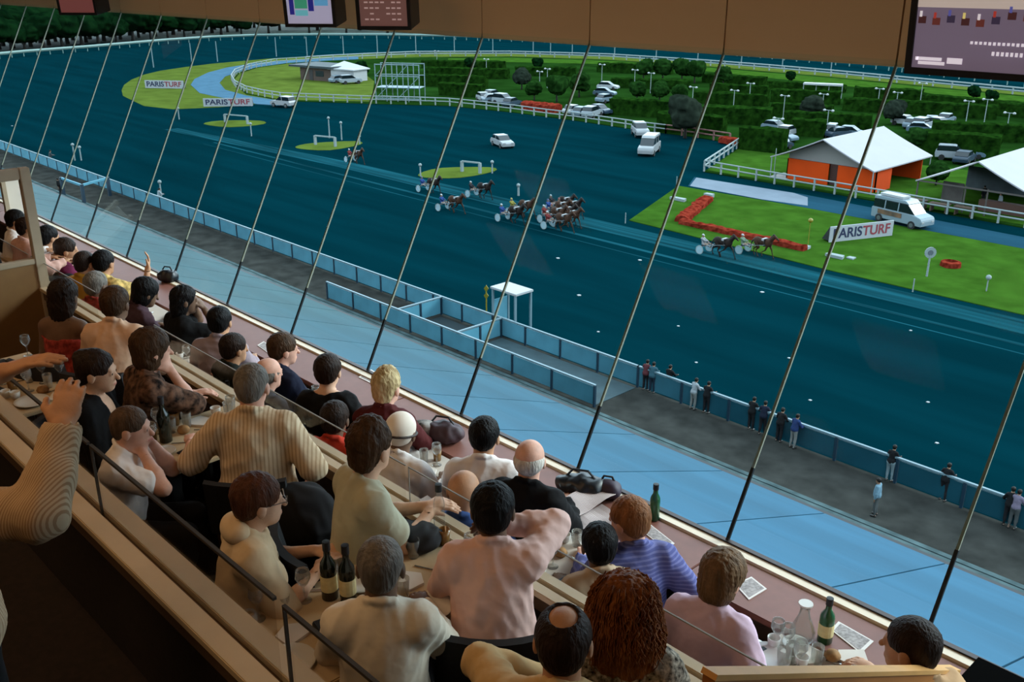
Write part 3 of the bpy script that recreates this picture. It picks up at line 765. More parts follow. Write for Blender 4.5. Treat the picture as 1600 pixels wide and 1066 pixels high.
# ------------------------------------------------------------------ the racecourse outside
def gp(pts, z=0.0): return [(lambda p: (p.x, p.y))(atz(x, y, z)) for x, y in pts]
def smoothp(pts, n=4):
    """closed Catmull-Rom through ground points"""
    out = []; m = len(pts)
    for i in range(m):
        p0, p1, p2, p3 = [np.array(pts[(i + d) % m]) for d in (-1, 0, 1, 2)]
        for j in range(n):
            t = j / n
            out.append(tuple(.5 * ((2 * p1) + (-p0 + p2) * t + (2 * p0 - 5 * p1 + 4 * p2 - p3) * t * t + (-p0 + 3 * p1 - 3 * p2 + p3) * t ** 3)))
    return out
def ground(name, poly, z, m, label, cat='ground', thick=.3):
    bm = bmesh.new(); z_ = z
    vs = [bm.verts.new((x, y, z)) for x, y in poly]
    f = bm.faces.new(vs)
    if f.normal.z < 0: bmesh.ops.reverse_faces(bm, faces=[f])
    ex = bmesh.ops.extrude_face_region(bm, geom=[f]); 
    for v in [e for e in ex['geom'] if isinstance(e, bmesh.types.BMVert)]: v.co.z = z
    for v in vs: v.co.z = z - thick
    bmesh.ops.recalc_face_normals(bm, faces=bm.faces[:]); bmesh.ops.triangulate(bm, faces=bm.faces[:])
    me = bpy.data.meshes.new(name); bm.to_mesh(me); bm.free(); me.materials.append(m)
    return tag(put(name, me), label, cat, kind='structure')
M_track = mat('dark_cinder_track', (.0012, .046, .063), .9, var=.18, scale=.35, stretch=(.10, 1, 1), detail=6, spec=.0, bump=.1, bscale=3)
M_rut = mat('wheel_ruts', (.014, .115, .150), .9, var=.55, scale=1.6, stretch=(.03, 1, 1), detail=5, spec=.0)
M_farfield = mat('far_dark_grass', (.010, .045, .016), .95, var=.3, scale=.05)
M_grass = mat('mown_grass', (.075, .20, .022), .95, var=.22, scale=.5, detail=6, spec=.0)
M_grass2 = mat('dry_grass', (.19, .27, .045), .95, var=.18, scale=.3, detail=6, spec=.0)
M_grassd = mat('infield_dark_grass', (.022, .080, .012), .95, var=.4, scale=.12, detail=6, spec=.0)
M_path = mat('pale_blue_path', (.16, .34, .50), .9, var=.1, scale=.5, spec=.0)
M_road = mat('blue_grey_road', (.035, .13, .20), .9, var=.12, scale=.5, stretch=(.2, 1, 1), spec=.0)
M_lav = mat('pale_concrete', (.42, .50, .60), .9, var=.08, scale=.4, spec=.0)
M_apron = mat('worn_asphalt', (.085, .088, .080), .9, var=.3, scale=.8, detail=6, spec=.0)
M_kerb = mat('kerb_concrete', (.17, .25, .26), .9, var=.3, scale=1.2, spec=.0)
M_rail = mat('white_rail', (.58, .68, .68), .6, spec=.1)
tag(MB().box((-700, 18, -1.0), (200, 700, 0)).build('ground', M_track), 'dark teal cinder racetrack surface', 'ground', kind='structure')
# strips of wheel ruts worn along the home straight
ground('ruts_inner', [(-135, 62.5), (-95, 65.2), (-20, 64.6), (30, 64.5), (30, 61.4), (-20, 61.8), (-95, 62.4), (-135, 60.5)], .015, M_rut, 'paler wheel ruts along the inner edge of the straight', thick=.1)
for i, (y, w) in enumerate(((59.6, .45), (58.2, .16))):
    ground('rut_line', [(-120, y + .5), (-60, y), (20, y), (20, y + w), (-60, y + w), (-120, y + w + .5)], .012, M_rut, ['first', 'second', 'third', 'fourth'][i] + ' thin pale rut line from the grass along the straight', thick=.1)
outer = [(190, 140), (203, 128), (250, 113), (330, 100), (420, 92), (520, 86), (700, 82), (900, 86), (1100, 97), (1300, 114), (1600, 142), (1900, 178)]
ground('turf_bend', gp([(192, 150), (190, 141), (194, 133), (205, 125), (225, 117), (250, 111), (290, 105), (330, 100), (420, 92), (520, 86), (620, 84), (700, 82), (900, 86), (1100, 97), (1300, 114), (1600, 142), (1900, 178), (1900, 210), (1600, 165), (1000, 120), (600, 130), (420, 161), (340, 168), (270, 171), (225, 166), (200, 154)]), .05, M_grass2, 'yellow green turf filling the far bend', thick=.2)
ground('bend_path', gp([(298, 133), (304, 124), (325, 114), (355, 106), (400, 99), (470, 93), (560, 89), (560, 93), (480, 98), (420, 104), (380, 111), (352, 120), (343, 130), (352, 141), (385, 150), (430, 157), (445, 166), (400, 163), (345, 153), (312, 146)]), .09, M_path, 'pale blue path curling round the far bend', thick=.1)
inner = [(362, 128), (372, 115), (400, 106), (450, 99), (520, 95), (650, 90), (800, 89), (950, 94), (1100, 104), (1300, 121), (1600, 150), (1900, 188)]
nearf = [(1900, 408), (1600, 357), (1300, 303), (1100, 269), (1160, 227), (1080, 214), (1000, 204), (900, 189), (800, 176), (700, 166), (560, 162), (440, 158), (385, 148)]
ground('infield', gp(inner + nearf), .10, M_grassd, 'dark green infield inside the white rails', thick=.2)
ground('infield_lawn', gp([(364, 128), (374, 116), (402, 107), (452, 100), (560, 110), (585, 128), (580, 160), (440, 157), (388, 147)]), .14, M_grass2, 'light lawn around the infield pavilion', thick=.1)
ground('far_lawn_strip', gp([(700, 92), (800, 91), (950, 96), (1100, 106), (1300, 123), (1600, 152), (1600, 168), (1300, 133), (1100, 112), (950, 101), (700, 96)]), .14, M_grass, 'bright grass strip along the far inner rail', thick=.1)
ground('corner_lawn', gp([(1105, 268), (1160, 230), (1245, 240), (1460, 262), (1700, 290), (1700, 372), (1600, 354), (1300, 301)]), .15, M_grass, 'bright lawn around the two marquees', thick=.1)
ground('service_road', gp([(1085, 277), (1250, 303), (1600, 371), (1900, 432), (1900, 449), (1600, 389), (1250, 323), (1075, 291)]), .02, M_road, 'blue grey service road in front of the marquees', thick=.1)
ground('pale_apron', gp([(1088, 278), (1240, 302), (1262, 309), (1262, 322), (1190, 312), (1078, 291)]), .04, M_lav, 'pale concrete end of the service road', thick=.1)
ground('finish_lawn', gp([(983, 345), (1060, 291), (1250, 324), (1600, 390), (1900, 450), (1900, 566), (1600, 493), (1300, 424)]), .06, M_grass, 'long bright green lawn beside the home straight', thick=.1)
ground('stand_apron', [(-160, 33.0), (20, 33.0), (20, 38.2), (-160, 38.2)], .03, M_apron, 'worn brown grey asphalt apron behind the barrier', thick=.1)
ground('kerb_upper', [(-160, 33.0), (20, 33.0), (20, 33.5), (-160, 33.5)], .30, M_kerb, 'upper pale kerb step at the foot of the stand', thick=.4)
ground('kerb_lower', [(-160, 33.9), (20, 33.9), (20, 34.15), (-160, 34.15)], .10, M_kerb, 'lower pale kerb step beside the asphalt apron', thick=.2)
ground('stand_terrace', [(-160, 18.5), (20, 18.5), (20, 33.0), (-160, 33.0)], .31, M_kerb, 'concrete terrace below the canopy', thick=.4)
# far tree belt ground
ground('outer_verge', gp([(-300, 88), (0, 80), (140, 68), (400, 52), (800, 52), (1200, 70), (1600, 110), (1600, 60), (1200, 10), (800, -8), (400, -8), (0, -4), (-300, -10)]), .04, M_farfield, 'dark verge beyond the far rail', thick=.1)

# ---- canopy roof below the window, panel by panel
cn = thing('canopy_roof', 'pale blue sloping canopy roof of the stand below the window', 'roof', (0, 0, 0))
M_can = mat('pale_blue_roofing', (.055, .23, .38), .7, spec=.1, var=.24, scale=.6, stretch=(.12, 1.2, 1), detail=4)
def tint_along_x(m, far, x0=-9, x1=-30):  # multiplies the base colour gradually along world X
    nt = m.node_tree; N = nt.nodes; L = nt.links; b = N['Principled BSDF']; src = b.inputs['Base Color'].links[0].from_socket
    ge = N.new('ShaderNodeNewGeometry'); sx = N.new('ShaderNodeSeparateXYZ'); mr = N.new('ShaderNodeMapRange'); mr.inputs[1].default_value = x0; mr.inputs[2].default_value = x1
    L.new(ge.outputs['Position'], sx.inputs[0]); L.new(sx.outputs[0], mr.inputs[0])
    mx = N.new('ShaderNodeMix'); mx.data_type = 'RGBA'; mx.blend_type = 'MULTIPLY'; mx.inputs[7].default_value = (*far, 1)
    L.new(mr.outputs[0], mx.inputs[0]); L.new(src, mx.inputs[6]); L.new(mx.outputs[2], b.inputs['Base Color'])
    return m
M_gut = mat('dark_gutter', (.004, .012, .018), .6)
cz = lambda y: CAM_Z - (4.95 + .367 * y)
def canp(y0, y1, w, t, dz=0.0):
    vs = [(0, y0, cz(y0) + dz), (w, y0, cz(y0) + dz), (w, y1, cz(y1) + dz), (0, y1, cz(y1) + dz)]
    vs += [(a, b, c - t) for a, b, c in vs]
    return MB().add(vs, [(0, 1, 2, 3), (7, 6, 5, 4), (0, 4, 5, 1), (1, 5, 6, 2), (2, 6, 7, 3), (3, 7, 4, 0)])
pm = canp(5.2, 11.9, 2.85, .08).mesh('panel', M_can); pm2 = canp(11.9, 15.6, 2.85, .08, 0).mesh('panel', mat('pale_blue_roofing_paler', (.072, .265, .43), .7, spec=.1, var=.24, scale=.6, stretch=(.12, 1.2, 1), detail=4)); pm3 = canp(15.6, 19.2, 2.85, .08).mesh('panel', M_can)  # middle panel row in a paler blue
for q_ in (M_can, MATS['pale_blue_roofing_paler']): tint_along_x(q_, (1.25, .80, .55))  # canopy turns less blue towards the far left
x = -6.55 - 2.89 * 32
while x < 6:
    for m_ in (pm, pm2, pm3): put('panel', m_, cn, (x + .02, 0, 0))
    x += 2.89
b = MB(); vs = [(-100, 5.1, cz(5.1) - .12), (8, 5.1, cz(5.1) - .12), (8, 19.25, cz(19.25) - .12), (-100, 19.25, cz(19.25) - .12)]
vs += [(p[0], p[1], p[2] - .2) for p in vs]
b.add(vs, [(0, 1, 2, 3), (7, 6, 5, 4), (0, 4, 5, 1), (1, 5, 6, 2), (2, 6, 7, 3), (3, 7, 4, 0)]).build('underlay', M_gut, cn)
MB().box((-100, 19.2, cz(19.2) - .16), (8, 19.34, cz(19.2) - .02)).build('gutter', M_gut, cn)
MB().box((-100, 4.9, 0), (8, 5.2, cz(5.2) - .2)).build('stand_wall', M_kerb, cn)
for i in range(9): MB().tube([(-2 - 11.5 * i, 18.6, .3), (-2 - 11.5 * i, 18.6, cz(18.6) - .3)], .16, 10).build('column', M_kerb, cn)

# ---- barrier along the straight: posts, panels, top rail
M_pan = tint_along_x(mat('blue_barrier_panel', (.02, .14, .20), .5, var=.12, scale=.8, spec=.1), (11, 4.6, 4.2), -25, -38)  # panel colour grows much paler towards the far end
M_post = mat('dark_blue_post', (.010, .06, .11), .5)
M_toprail = mat('pale_blue_rail', (.34, .52, .60), .45)
def barrier(a, b, name, label, pitch=2.9, h=1.2, rails=True):
    a, b = Vector(a), Vector(b); d = b - a; L = d.length; n = max(1, round(L / pitch)); st = L / n; u = d.normalized(); yaw = math.atan2(u.y, u.x)
    o = thing(name, label, 'barrier', (a.x, a.y, a.z), yaw)
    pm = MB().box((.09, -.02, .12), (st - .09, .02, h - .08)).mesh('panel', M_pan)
    qm = MB().box((-.06, -.06, 0), (.06, .06, h)).mesh('post', M_post)
    for i in range(n):
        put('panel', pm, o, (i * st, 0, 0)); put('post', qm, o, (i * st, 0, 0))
    put('post', qm, o, (L, 0, 0))
    MB().box((-.05, -.06, h - .02), (L + .05, .06, h + .06)).build('top_rail', M_toprail, o)
    return o
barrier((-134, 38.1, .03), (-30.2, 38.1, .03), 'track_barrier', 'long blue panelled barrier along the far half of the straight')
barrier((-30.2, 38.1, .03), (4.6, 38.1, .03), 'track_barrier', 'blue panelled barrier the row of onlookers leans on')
barrier((-54.5, 34.5, .03), (-30.1, 34.5, .03), 'enclosure_barrier', 'lower blue barrier of the walled enclosure beside the canopy edge')
barrier((-46.6, 34.6, .03), (-46.6, 38.0, .03), 'enclosure_barrier', 'short blue cross barrier left of the white booth', 1.7)
barrier((-40.9, 34.6, .03), (-40.9, 38.0, .03), 'enclosure_barrier', 'short blue cross barrier right of the white booth', 1.7)
ground('enclosure_pit', [(-46.3, 35.0), (-41.1, 35.0), (-41.1, 37.7), (-46.3, 37.7)], .06, mat('pit_dark', (.006, .035, .045), .9, var=.2, scale=1), 'dark sanded floor inside the enclosure', thick=.05)
ground('enclosure_floor', [(-40.7, 34.7), (-30.2, 34.7), (-30.2, 37.9), (-40.7, 37.9)], .06, mat('enclosure_grey', (.06, .13, .155), .9, var=.2, scale=1), 'grey floor of the enclosure nearest the onlookers', thick=.05)
# booth
bo = thing('judge_booth', 'small white roofed booth with blue glazed sides on the barrier', 'booth', (-41.2, 39.2, 0))
MB().box((-1.15, -.75, 2.72), (1.15, .75, 2.86)).build('roof', mat('white_panel', (.85, .87, .88), .5), bo, bevel=.02)
for sx in (-1, 1):
    for sy in (-1, 1): MB().box((sx * 1.0 - .06, sy * .65 - .06, 0), (sx * 1.0 + .06, sy * .65 + .06, 2.72)).build('post', M_toprail, bo)
MB().box((-1.0, -.68, .9), (1.0, -.64, 1.1)).build('counter', M_toprail, bo)
MB().box((-1.0, -.67, .0), (1.0, -.63, .9)).build('front_panel', M_pan, bo)
MB().box((-1.02, -.6, .0), (-.98, .6, 2.0)).build('side_panel', M_pan, bo)
# blue goalpost-like gate near the far end of the apron
ga = thing('beam_gate', 'blue beam gate across the apron far left', 'gate', (0, 0, 0))
for (px, py) in ((132, 318), (172, 306), (100, 306)):
    p = atz(px, py, .03); MB().box((p.x - .14, p.y - .14, .03), (p.x + .14, p.y + .14, 1.9)).build('post', M_post, ga)
g0, g1, g2 = atz(100, 306, .03), atz(132, 318, .03), atz(172, 306, .03)
MB().beam((g1.x, g1.y, 1.8), (g2.x, g2.y, 1.8), .16, .2).build('beam', M_pan, ga); MB().beam((g0.x, g0.y, 1.8), (g1.x, g1.y, 1.8), .16, .2).build('beam', M_pan, ga)
# yellow marker post
p = atz(760, 487, 0); ys = thing('yellow_marker', 'yellow lozenge marker on a thin post beside the barrier', 'marker', p)
MB().tube([(0, 0, 0), (0, 0, 1.5)], .05, 6).build('pole', mat('yellow_paint', srgb(190, 170, 20), .5), ys)
for z in (1.1, 1.6): MB().prism([(-.16, 0), (0, -.24), (.16, 0), (0, .24)], -.03, .03, M=Matrix.Translation((0, 0, z)) @ Matrix.Rotation(math.pi / 2, 4, 'X') @ Matrix.Rotation(.6, 4, 'Y')).build('lozenge', MATS['yellow_paint'], ys)

# ---- white running rails of the course
def railing(pts, name, label, h=1.1, pitch=2.6, r=.06, two=True, pr=.05, m=None, near=False):
    o = thing(name, label, 'railing', (0, 0, 0)); m = m or M_rail
    P = [Vector(p) for p in pts]
    for zz in ((h, h * .55) if two else (h,)):
        MB().tube([p + Vector((0, 0, zz)) for p in P], r, 6).build('rail', m, o)
    ps = []
    carry = 0.0
    for a, b in zip(P[:-1], P[1:]):
        L = (b - a).length; s = carry
        while s < L: ps.append(a + (b - a) * (s / L)); s += pitch
        carry = s - L
    ps.append(P[-1])
    if near:
        pm = MB().box((-pr, -pr, 0), (pr, pr, h)).mesh('post', m)
        for p in ps: put('post', pm, o, p)
    else:
        b = MB()
        for p in ps: b.box((p.x - pr, p.y - pr, p.z), (p.x + pr, p.y + pr, p.z + h))
        tag(b.build('posts', m, o), kind='stuff')
    return o
G = lambda L, z=.1: [atz(x, y, z) for x, y in L]
railing(G([(-200, 112), (-60, 98), (40, 88), (140, 80), (260, 69), (330, 64), (400, 61), (500, 60), (600, 60), (700, 62), (800, 65), (900, 69), (1000, 74), (1100, 83), (1200, 92), (1350, 106), (1600, 136)], 0), 'outer_rail', 'pale outer rail sweeping round the far side of the track', 1.3, 4, .42, False, .09, mat('pale_green_rail', (.36, .58, .52), .6))
railing(G([(478, 97), (520, 94), (580, 91), (650, 88), (800, 87.5), (950, 92), (1100, 102), (1200, 110), (1300, 119), (1450, 134), (1600, 149), (1800, 175)]), 'inner_rail', 'white inner rail along the far straight', 1.2, 4, .17, True, .12)
railing(G([(478, 97), (430, 100), (390, 108), (368, 117), (362, 126), (368, 136), (385, 145), (410, 151), (440, 156), (560, 161), (640, 163), (700, 165), (750, 170), (800, 176), (850, 183), (900, 189), (1000, 204), (1040, 209)]), 'bend_rail', 'white rail curling round the lawn of the far bend', 1.2, 2.6, .09, True, .09)
railing(G([(1040, 209), (1080, 214), (1140, 223)]), 'flower_rail', 'short rail hung with pink flowers beside the white van', 1.2, 2.6, .10, True, .09, mat('pink_planting', (.42, .17, .15), .8, var=.4, scale=2))
railing(G([(1100, 268), (1160, 227)]), 'corner_rail', 'short white rail running up the corner of the marquee lawn', 1.2, 2.3, .10, True, .08, near=True)
railing(G([(1100, 268), (1200, 286), (1300, 303), (1440, 328), (1600, 356), (1700, 374)]), 'lawn_rail', 'white rail in front of the two marquees', 1.2, 2.3, .08, True, .08, near=True)

# ---- hedges, trees, shrubs
M_hedge = mat('hedge_green', (.012, .050, .008), .9, var=.5, scale=1.4, detail=6, col2=(.03, .105, .012), bump=.6, bscale=3, spec=.0)
M_leaf1 = mat('leaf_dark', (.004, .026, .009), .9, var=.5, scale=1.0, detail=6, col2=(.009, .045, .012), bump=.6, bscale=2, spec=.0)
M_leaf2 = mat('leaf_mid', (.016, .065, .012), .9, var=.5, scale=1.2, detail=6, col2=(.03, .10, .018), bump=.6, bscale=2, spec=.0)
M_leaf3 = mat('leaf_brown', (.035, .05, .035), .9, var=.4, scale=1.2, detail=6, bump=.6, bscale=2, spec=.0)
M_bark = mat('bark', (.05, .035, .025), .9, var=.3, scale=6)
rh = random.Random(11)
def hedge(px, i):
    (x0, y0, x1, y1, h) = px
    a, b = atz(x0, y0, .1), atz(x1, y1, .1); d = b - a; L = d.length; w = 2.1; h *= 1.12
    nx = max(6, int(L / .9)); b_ = bmesh.new(); grid = {}
    prof = [(-w / 2, 0), (-w / 2, h * .5), (-w / 2, h * .93), (-w * .25, h), (w * .25, h), (w / 2, h * .93), (w / 2, h * .5), (w / 2, 0)]
    vs = []; fs = []
    for j in range(nx + 1):
        for (u, z) in prof:
            vs.append((L * j / nx + rh.uniform(-.15, .15), u + rh.uniform(-.14, .14), max(0, z + rh.uniform(-.13, .13) * (z > 0))))
    m = len(prof)
    for j in range(nx):
        for k in range(m - 1): fs.append((j * m + k, (j + 1) * m + k, (j + 1) * m + k + 1, j * m + k + 1))
    fs.append(tuple(range(m))); fs.append(tuple(nx * m + k for k in reversed(range(m))))
    o = MB().add(vs, fs).build('hedge', M_hedge, None)
    o.location = a; o.rotation_euler = (0, 0, math.atan2(d.y, d.x))
    return o
HL = [(660, 106, 790, 108, 1.6), (665, 120, 795, 123, 1.8), (660, 134, 760, 137, 2.0), (690, 148, 755, 152, 2.0), (805, 118, 900, 119, 1.7), (935, 112, 1050, 116, 1.8), (955, 136, 1080, 140, 1.6),
      (956, 178, 1085, 186, 2.3), (1030, 204, 1130, 212, 2.4), (1100, 190, 1205, 196, 2.2), (1160, 232, 1225, 240, 2.6), (1085, 160, 1200, 166, 1.7), (1110, 145, 1200, 150, 1.6), (1100, 128, 1195, 134, 1.5),
      (1205, 158, 1312, 163, 1.9), (1205, 180, 1300, 186, 1.8), (1318, 172, 1400, 177, 1.8), (1400, 176, 1556, 186, 1.8), (1240, 210, 1290, 214, 2.0), (1225, 196, 1360, 203, 1.9), (1335, 152, 1440, 158, 1.7),
      (1455, 214, 1600, 222, 2.0), (1420, 238, 1560, 250, 2.6), (1560, 180, 1680, 190, 1.8), (1440, 158, 1600, 174, 1.2), (1200, 138, 1320, 145, 1.3)]
HLAB = ['clipped hedge row behind the scaffold tower, topmost', 'clipped hedge row behind the scaffold tower, second from the top', 'clipped hedge row beside the scaffold tower, third from the top', 'short hedge above the parked cars by the rail',
        'thin far hedge under the far straight, middle', 'far hedge row right of the blue flag bed', 'low hedge row above the dark round tree', 'broad hedge row left of the dark round tree', 'thick hedge row behind the pink flower rail', 'hedge row right of the dark round tree',
        'thick hedge block at the corner of the marquee lawn', 'narrow hedge row above the dark round tree, lower', 'narrow hedge row above the dark round tree, middle', 'narrow hedge row above the dark round tree, upper',
        'thick hedge under the long white roof', 'hedge row left above the orange marquee', 'hedge row just behind the orange marquee pole', 'long hedge row above the parked cars at right', 'short hedge behind the orange marquee gable', 'long hedge row above the orange marquee roof', 'far hedge row under the television', 'hedge row behind the parked cars at right', 'thick hedge between the two marquees', 'hedge row at the right edge of the frame', 'thin far hedge along the bright grass strip at right', 'thin far hedge above the long white roof']
for i, q in enumerate(HL): tag(hedge(q, i), HLAB[i], 'hedge', 'clipped hedges of the infield')
CROWN = []
for s in range(4):
    r_ = random.Random(40 + s); pr = [ell((0, 0, 3.2), (1.8, 1.8, 1.7), k=.6)]
    for _ in range(9):
        an = r_.uniform(0, 6.28); pr.append(ell((1.25 * math.cos(an), 1.25 * math.sin(an), r_.uniform(2.3, 4.3)), [r_.uniform(.7, 1.1)] * 3, k=.5))
    CROWN.append(blob(pr, .22, (.28, waves(r_, 7, .5, 1.3, (1, 1, 1)))))
CM = {}
TRK = MB().tube([(0, 0, 0), (.05, 0, 1.2), (0, .05, 2.4)], [.22, .16, .12], 7).mesh('trunk', M_bark, True)
def tree(px, py, h, label, m, s, name='tree', group='trees of the racecourse', wid=1.0):
    if (s, m.name) not in CM: CM[(s, m.name)] = vmesh('crown', CROWN[s][0], CROWN[s][1], m)
    o = thing(name, label, 'tree', atz(px, py, .1), rh.uniform(0, 6), group); k = h / 5.0; o.scale = (k * wid, k * wid, k)
    put('crown', CM[(s, m.name)], o); put('trunk', TRK, o)
    return o
TL = [(1070, 216, 5.5, 'dark round tree behind the pink flower rail', M_leaf3, 0), (1268, 192, 4.0, 'dark bush beside the orange marquee pole', M_leaf3, 1), (1395, 195, 3.6, 'dark bush just behind the white marquee roof', M_leaf3, 2),
      (870, 160, 4.5, 'bushy tree right of the red flower bed', M_leaf2, 3), (905, 152, 4.2, 'bushy tree above the parked cars by the rail', M_leaf2, 0), (835, 157, 3.4, 'low bush left of the red flower bed', M_leaf2, 1), (815, 140, 4.0, 'brownish tree above the red flower bed', M_leaf3, 2),
      (995, 160, 3.6, 'small round tree in the hedge garden, left', M_leaf2, 1), (1030, 160, 3.6, 'small round tree in the hedge garden, middle', M_leaf2, 2), (1060, 162, 3.2, 'small round tree in the hedge garden, right', M_leaf2, 3),
      (1005, 126, 4.2, 'far small tree, first of the middle row', M_leaf2, 0), (1035, 126, 4.4, 'far small tree, second of the middle row', M_leaf2, 1), (1065, 128, 4.6, 'far small tree, third of the middle row', M_leaf2, 2), (1085, 130, 4.4, 'far small tree, fourth of the middle row', M_leaf2, 3), (1130, 134, 3.6, 'far small tree beside the tall window joint', M_leaf2, 0),
      (1235, 130, 2.4, 'tiny bush on the far bright strip, left', M_leaf1, 1), (1520, 158, 2.6, 'tiny bush on the far bright strip, right', M_leaf1, 2), (1548, 166, 2.6, 'tiny bush on the far bright strip, rightmost', M_leaf1, 3),
      (565, 122, 3.4, 'dark shrub right of the infield pavilion', M_leaf1, 0), (1430, 240, 3.2, 'leafy tree between the two marquees', M_leaf2, 1), (1462, 290, 2.6, 'bush at the post between the marquees', M_leaf2, 2), (840, 112, 3, 'far bush under the far straight', M_leaf1, 3), (735, 112, 3, 'far bush behind the scaffold tower', M_leaf1, 2)]
for (px, py, h, lb, m_, s) in TL: tree(px, py, h, lb, m_, s)
for i in range(88):
    px = -40 + i * 9.2 + rh.uniform(-4, 4) if i < 46 else 375 + (i - 46) * 21 + rh.uniform(-6, 6)
    py = np.interp(px, [-40, 60, 140, 260, 400, 600, 1000, 1500], [86, 77, 71, 60, 53, 52, 60, 100])
    lay = i % 3
    tree(px, py - lay * 5, rh.uniform(7, 11) + lay * 2, 'dark tree in the dense belt beyond the far rail', M_leaf1, i % 4, group='dense tree belt beyond the far rail', wid=1.25)

# ---- flower beds
M_red = mat('red_flowers', (.42, .035, .02), .9, spec=.0, var=.45, scale=2.5, detail=5, col2=(.62, .09, .05), bump=.5, bscale=6)
def bed(a, b, w, h, name, label):
    d = b - a; L = d.length; n = max(4, int(L / .5)); vs = []; fs = []
    prof = [(-w / 2, 0), (-w / 2, h * .8), (-w / 4, h), (w / 4, h), (w / 2, h * .8), (w / 2, 0)]; m = len(prof)
    for j in range(n + 1):
        for u, z in prof: vs.append((L * j / n, u + rh.uniform(-.07, .07), max(0, z + rh.uniform(-.08, .08) * (z > 0))))
    for j in range(n):
        for k in range(m - 1): fs.append((j * m + k, (j + 1) * m + k, (j + 1) * m + k + 1, j * m + k + 1))
    fs.append(tuple(range(m))); fs.append(tuple(n * m + k for k in reversed(range(m))))
    o = MB().add(vs, fs).build(name, M_red); o.location = a; o.rotation_euler = (0, 0, math.atan2(d.y, d.x))
    return tag(o, label, 'flower bed')
bed(atz(1105, 313, .06), atz(1064, 347, .06), 1.2, .5, 'flower_bed', 'short red flower strip running away across the lawn')
bed(atz(1064, 349, .06), atz(1258, 392, .06), .7, .45, 'flower_bed', 'long red flower strip parallel to the straight')
bed(atz(820, 170, .1), atz(872, 176, .1), 2.0, 1.3, 'flower_bed', 'bright red flowers by the infield rail')
bed(atz(1128, 222, .1), atz(1158, 227, .1), 1.4, .8, 'flower_bed', 'pinkish flowers at the end of the flower rail')
c = atz(1485, 416, .06)
rg = MB(); n = 16; vs = []; fs = []
for j in range(n):
    an = 2 * math.pi * j / n
    for (u, z) in ((.75, 0), (.72, .35), (.45, .42), (.35, 0)): vs.append((c.x + (u + rh.uniform(-.04, .04)) * math.cos(an), c.y + (u + rh.uniform(-.04, .04)) * math.sin(an), .06 + z))
for j in range(n):
    for k in range(3): fs.append((j * 4 + k, ((j + 1) % n) * 4 + k, ((j + 1) % n) * 4 + k + 1, j * 4 + k + 1))
rgo = thing('round_flower_bed', 'small ring of red flowers on the lawn at right', 'flower bed', (0, 0, 0))
rg.add(vs, fs).build('flowers', M_red, rgo); MB().lathe([(.34, .06), (.3, .25), (.05, .3)], 12, Matrix.Translation((c.x, c.y - .2, 0))).build('pale_centre', M_rail, rgo)
for i, (px, py, w, h, lb) in enumerate(((1060, 313, .9, .25, 'white block at the far corner of the lawn'), (1108, 308, .5, .35, 'white block at the end of the short flower strip'), (1305, 402, .75, .22, 'white block on the lawn below the banner'), (1258, 388, .4, .22, 'small white block at the end of the long flower strip'), (1330, 404, .3, .1, 'tiny white plate beside the white block'))):
    p = atz(px, py, .06); o = MB().prism([(-w, -.25), (w, -.3), (w * .8, .3), (-w * .9, .25)], 0, h).build('marker_block', M_rail); o.location = p; tag(o, lb, 'marker')
def pole(px, py, h, name, label, head, group=None, r=.05, m=None):
    o = thing(name, label, 'post', atz(px, py, .06), 0, group); m = m or M_rail
    MB().tube([(0, 0, -.1), (0, 0, h)], [r, r * .8], 7).build('pole', m, o)
    if head == 'disc':
        MB().lathe([(.001, -.04), (.42, -.04), (.42, .04), (.001, .04)], 16, Matrix.Translation((0, 0, h)) @ Matrix.Rotation(AZ, 4, 'Z') @ Matrix.Rotation(math.pi / 2, 4, 'X')).build('disc', m, o)
        MB().lathe([(.001, -.06), (.2, -.06), (.2, .06), (.001, .06)], 12, Matrix.Translation((0, 0, h)) @ Matrix.Rotation(AZ, 4, 'Z') @ Matrix.Rotation(math.pi / 2, 4, 'X')).build('number_spot', mat('grey_spot', (.2, .25, .28), .6), o)
    elif head == 'ball': MB().lathe([(.02, -.2), (.16, -.12), (.2, 0), (.16, .12), (.02, .2)], 10, Matrix.Translation((0, 0, h))).build('ball', m, o, smooth=True)
    elif head == 'twin':
        MB().tube([(-.6, 0, h), (.6, 0, h)], .05, 6).build('arm', m, o)
        for s in (-1, 1): MB().lathe([(.02, -.18), (.2, -.1), (.22, .05), (.02, .16)], 8, Matrix.Translation((s * .6, 0, h))).build('lamp_globe', mat('white_globe', (.85, .88, .88), .4), o)
    return o
pole(1448, 432, 1.8, 'distance_post', 'white post with round disc head on the lawn', 'disc', r=.08)
pole(1541, 455, 1.0, 'marker_post', 'short pale post with knob at the right edge of the lawn', 'ball')
pole(1426, 455, .9, 'marker_post', 'bare short post at the near edge of the lawn', '')
pole(1262, 386, 2.2, 'marker_post', 'thin yellow tipped post on the lawn left of the banner', 'ball', m=MATS['yellow_paint'], r=.03)
pole(977, 348, .9, 'marker_post', 'short white post at the near left corner of the lawn', '')
pole(1057, 289, .9, 'marker_post', 'short white post at the far left corner of the lawn', '')
pole(810, 305, 1.0, 'marker_post', 'white post standing among the racing horses', 'ball', r=.12)
pole(1209, 275, 3.0, 'marker_post', 'thin pole on the lawn left of the orange marquee', '')
